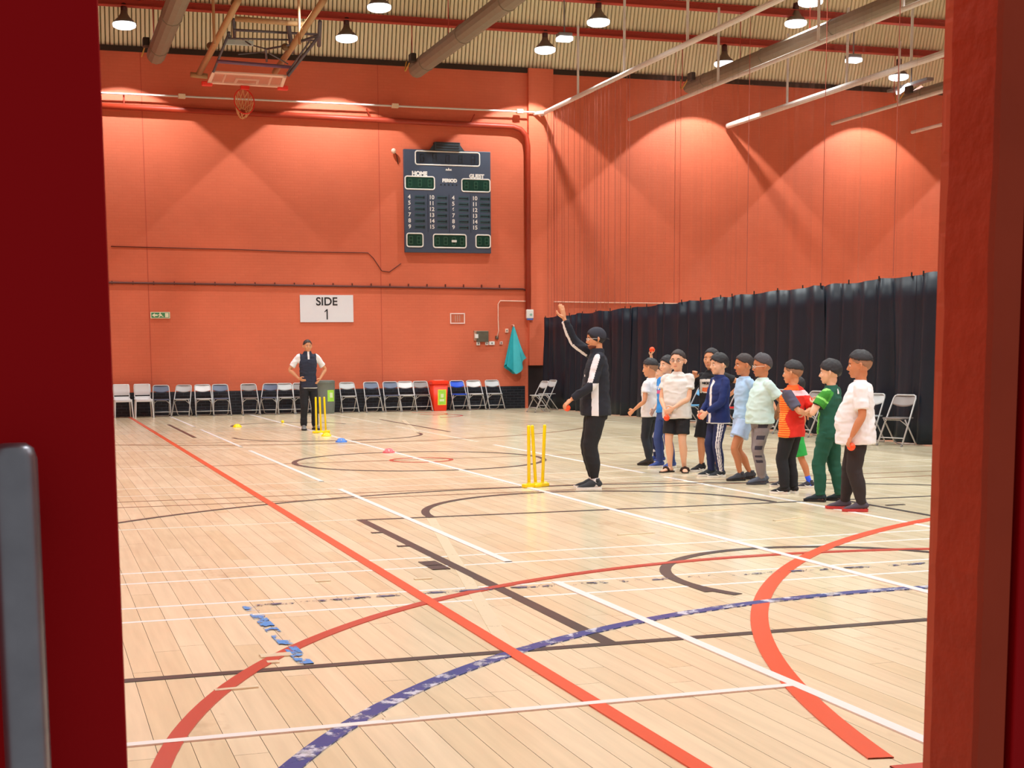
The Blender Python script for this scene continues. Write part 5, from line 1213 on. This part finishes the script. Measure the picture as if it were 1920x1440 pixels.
# navy jacket
nj = cloth('navy blue jacket', (26, 44, 104))
def f_navy(c, n, k):
    if c.y < -.045 and abs(c.x) < .018 and c.z < .80: return 1
    if c.z < .448: return 1
    return 0
def f_str(c, n, k):
    H = k['H']
    h_, k_, a_ = [v / H for v in k['legs'][1]]; q, u = near_line(c, h_, k_) if c.z > k_.z else near_line(c, k_, a_); r = c - q
    if c.x > 0 and r.length > 1e-4:
        a = math.degrees(math.atan2(r.y, r.x)) + 22
        if -27 < a < 27 and (int((a + 27) / 7.7) % 3 != 2): return 1
    return 0
pr = person(1346, 894, 1.495, -62, 'boy in a navy jacket and navy trousers with white side stripes', skin='b', head=(-4, 2), hair='fringe', top=dict(mats=[nj, wh], fn=f_navy, sleeve=1.9, hem=.44, loose=1.12, collar=.008, name='jacket'), bottom=dict(mats=[navy, wh], fn=f_str, loose=1.02), shoes=dict(up=cloth('dark trainer', (40, 46, 52)), sole=W_, mark=W_),
       footL=(.05, .0), footR=(-.055, -.03), toeL=4, toeR=12,
       armL=dict(w=(.045, -.13, .53), pole=(1.2, .6, -.1), dir=(-.35, -.5, -.6), palm=(-.8, .2, -.3), curl=.8), armR=dict(w=(.075, -.12, .53), pole=(1, 1, -.1), dir=(-.3, -.5, -.6), palm=(-1, .2, 0), curl=.8))
held(pr, -1, 'orange ball held at the waist by the boy in the navy jacket')
# pale blue
lb = cloth('pale blue cotton', (172, 206, 240)); lbs = cloth('pale blue short cloth', (178, 204, 240))
pr = person(1392, 900, 1.49, -68, 'boy in pale blue long-sleeved top and matching shorts with bent front knee', skin='c', head=(-4, 2), hair='crop', hairm=M_hairb, girth=1.0, top=dict(mats=[lb], sleeve=1.85, hem=.495, fold=.006), bottom=dict(mats=[lbs], len=.58, loose=1.18, name='shorts'), shoes=dict(up=cloth('dark grey running shoe', (62, 64, 72)), sole=M_black),
       footL=(.05, -.035), footR=(-.045, .09), hipz=.474, toeL=4, toeR=10,
       armL=dict(w=(.02, .105, .54), pole=(1, .6, -.1), dir=(-.8, .1, -.3), palm=(0, -1, 0)), armR=dict(w=(.02, .12, .53), pole=(1, .6, -.1), dir=(-.8, .1, -.3), palm=(0, -1, 0)))
# mint
mint = cloth('pale mint cotton', (206, 236, 232)); gry = cloth('grey jogger cloth', (136, 128, 130)); dpat = cloth('dark jogger patch', (62, 58, 72))
def f_jog(c, n, k):
    H = k['H']; h_, k_, a_ = [v / H for v in k['legs'][1]]; q, u = near_line(c, h_, k_) if c.z > k_.z else near_line(c, k_, a_); r = c - q
    if c.x > 0 and r.length > 1e-4:
        a = math.degrees(math.atan2(r.y, r.x)) + 15
        if abs(a) < 38 and (c.z > .44 or (.35 < c.z < .385) or (.27 < c.z < .305) or (.215 < c.z < .23) or (.17 < c.z < .195)): return 1
    return 0
pr = person(1426, 907, 1.475, -72, 'boy in a pale mint T-shirt and grey joggers with dark patches', skin='c', girth=1.18, belly=.02, head=(-2, 2), hair='flat', hairm=mat('grey-black hair', srgb(72, 68, 74), .6, var=.3, scale=60, bump=.4, bscale=260), glasses=M_white, top=dict(mats=[mint], hem=.475, sleeve=.72, loose=1.05, fold=.006), bottom=dict(mats=[gry, dpat], fn=f_jog, loose=1.0, cuff=.9), shoes=dict(up=cloth('blue-grey running shoe', (84, 92, 108)), sole=cloth('grey sole', (70, 74, 84))),
       footL=(.05, -.01), footR=(-.05, .04), toeL=5, toeR=6,
       armL=dict(w=(.0, .125, .56), pole=(1, .5, -.1), dir=(-.9, .1, -.2), palm=(0, -1, 0)), armR=dict(w=(.03, .13, .55), pole=(1, .5, -.1), dir=(-.8, .1, -.3), palm=(0, -1, 0)))
# hidden boy with green shorts and blue socks
grn = cloth('bright green cloth', (40, 170, 76))
pr = person(1489, 914, 1.24, -80, 'boy hidden behind the orange shirt, green shorts and blue socks showing', skin='c', hair='crop', top=dict(mats=[blk], hem=.47), bottom=dict(mats=[grn], len=.9, loose=1.05, name='shorts'), shoes=dict(up=cloth('dark striped trainer', (60, 60, 68)), sole=W_, mark=W_), socks=(cloth('bright blue sock', (48, 92, 236)), .70),
       footL=(.05, .13), footR=(-.045, -.09), toeL=4, toeR=8)
# orange shirt
org = cloth('orange shirt cloth', (240, 96, 28)); orgy = cloth('yellow-orange stripe', (255, 170, 70)); redc = cloth('red shirt cloth', (226, 44, 30)); pkw = cloth('pinkish white shoulder band', (236, 196, 200)); slt = cloth('slate grey sleeve', (84, 84, 104))
def f_org(c, n, k):
    H = k['H']; S_, E_, _, _ = k['arms'][1]; a, b = S_ / H, E_ / H; q, u = near_line(c, a, b)
    if c.x > a.x - .022 and (c - q).length < .05 and c.z < a.z + .01: return 4
    if c.z > .795: return 0 if c.x > -.0 else 2
    if .745 < c.z < .785 and c.y > -.01: return 3
    if c.z > .745 and c.y > 0: return 0 if c.x > 0 else 2
    if c.y < .025 + .02 * math.sin(c.z * 30) and c.x > 0: return 1 if (c.z * 62) % 1 < .38 else 0
    return 2
pr = person(1482, 926, 1.41, -118, 'boy in an orange and red striped shirt with a grey sleeve', skin='a', head=(10, 0), hair='fade', top=dict(mats=[org, orgy, redc, pkw, slt], fn=f_org, hem=.435, sleeve=.85, loose=1.16), bottom=dict(mats=[blk], loose=1.15, cuff=1.1), shoes=dict(up=cloth('black trainer', (34, 34, 38)), sole=W_, mark=W_, lace=W_),
       footL=(.05, -.02), footR=(-.05, .0), toeL=4, toeR=6,
       armL=dict(w=(-.035, .105, .605), pole=(1, .35, -.25), dir=(-1, .1, -.05), palm=(0, -1, 0), curl=.3), armR=dict(w=(-.045, .125, .62), pole=(1, .35, -.25), dir=(-1, .1, .25), palm=(0, -1, 0), curl=.3))
# green kit
dg = cloth('dark green kit cloth', (22, 84, 66)); bg = cloth('bright green shoulder', (60, 150, 50)); lg = cloth('lime green flash', (150, 236, 120))
def f_grn(c, n, k):
    H = k['H']; S_, E_, _, _ = k['arms'][1]; a, b = S_ / H, E_ / H; q, u = near_line(c, a, b)
    if (c - q).length < .055 and c.x > a.x - .03:
        if c.z > a.z + .008: return 2
        if .3 < u < .38: return 2
        return 1 if u < .62 else 3
    if c.z < .64 and c.y < -.035 and c.x > .01: return 2 if (c.x * 40) % 1 < .35 else 1
    if c.z > .765 and c.y > .03 and -.015 < c.x < .012 and c.z < .80: return 4
    return 0
pr = person(1552, 940, 1.425, -112, 'boy in a dark green kit with a lime shoulder flash', skin='b', head=(14, 2), hair='fringe', top=dict(mats=[dg, bg, lg, blk, wh], fn=f_grn, hem=.455, sleeve=.62, loose=1.05, fold=.006), bottom=dict(mats=[dg], loose=1.15, cuff=1.05, fold=.006), shoes=dict(up=cloth('dark teal shoe', (34, 50, 58)), sole=M_black),
       footL=(.06, -.03), footR=(-.06, .07), toeL=4, toeR=8,
       armL=dict(w=(.04, -.092, .70), pole=(1, .1, -.8), dir=(-.5, -.2, .1), palm=(0, 0, 1), curl=1.2), armR=dict(w=(.035, -.098, .66), pole=(1, .3, -.6), dir=(-.6, -.2, .3), palm=(0, 1, 0), curl=1.1))
# last boy
pr = person(1606, 957, 1.51, -92, 'boy in a long white T-shirt and red-soled shoes, rightmost', skin='c', girth=1.32, belly=.032, head=(2, 2), hair='fade', top=dict(mats=[wh], hem=.425, sleeve=.80, loose=1.0, fold=.006), bottom=dict(mats=[blkb], loose=1.0, cuff=.9), shoes=dict(up=cloth('dark grey trainer', (78, 72, 84)), sole=mat('red rubber sole', srgb(196, 58, 58), .5)),
       footL=(.065, .035), footR=(-.055, -.075), toeL=5, toeR=8, armL=dict(w=(.165, -.035, .475), pole=(.25, 1, 0), curl=1.0, palm=(-.4, .9, 0)), armR=dict(w=(.15, -.03, .5)))
held(pr, 1, 'orange ball in the lowered hand of the last boy')

bpy.data.scenes.remove(TS)
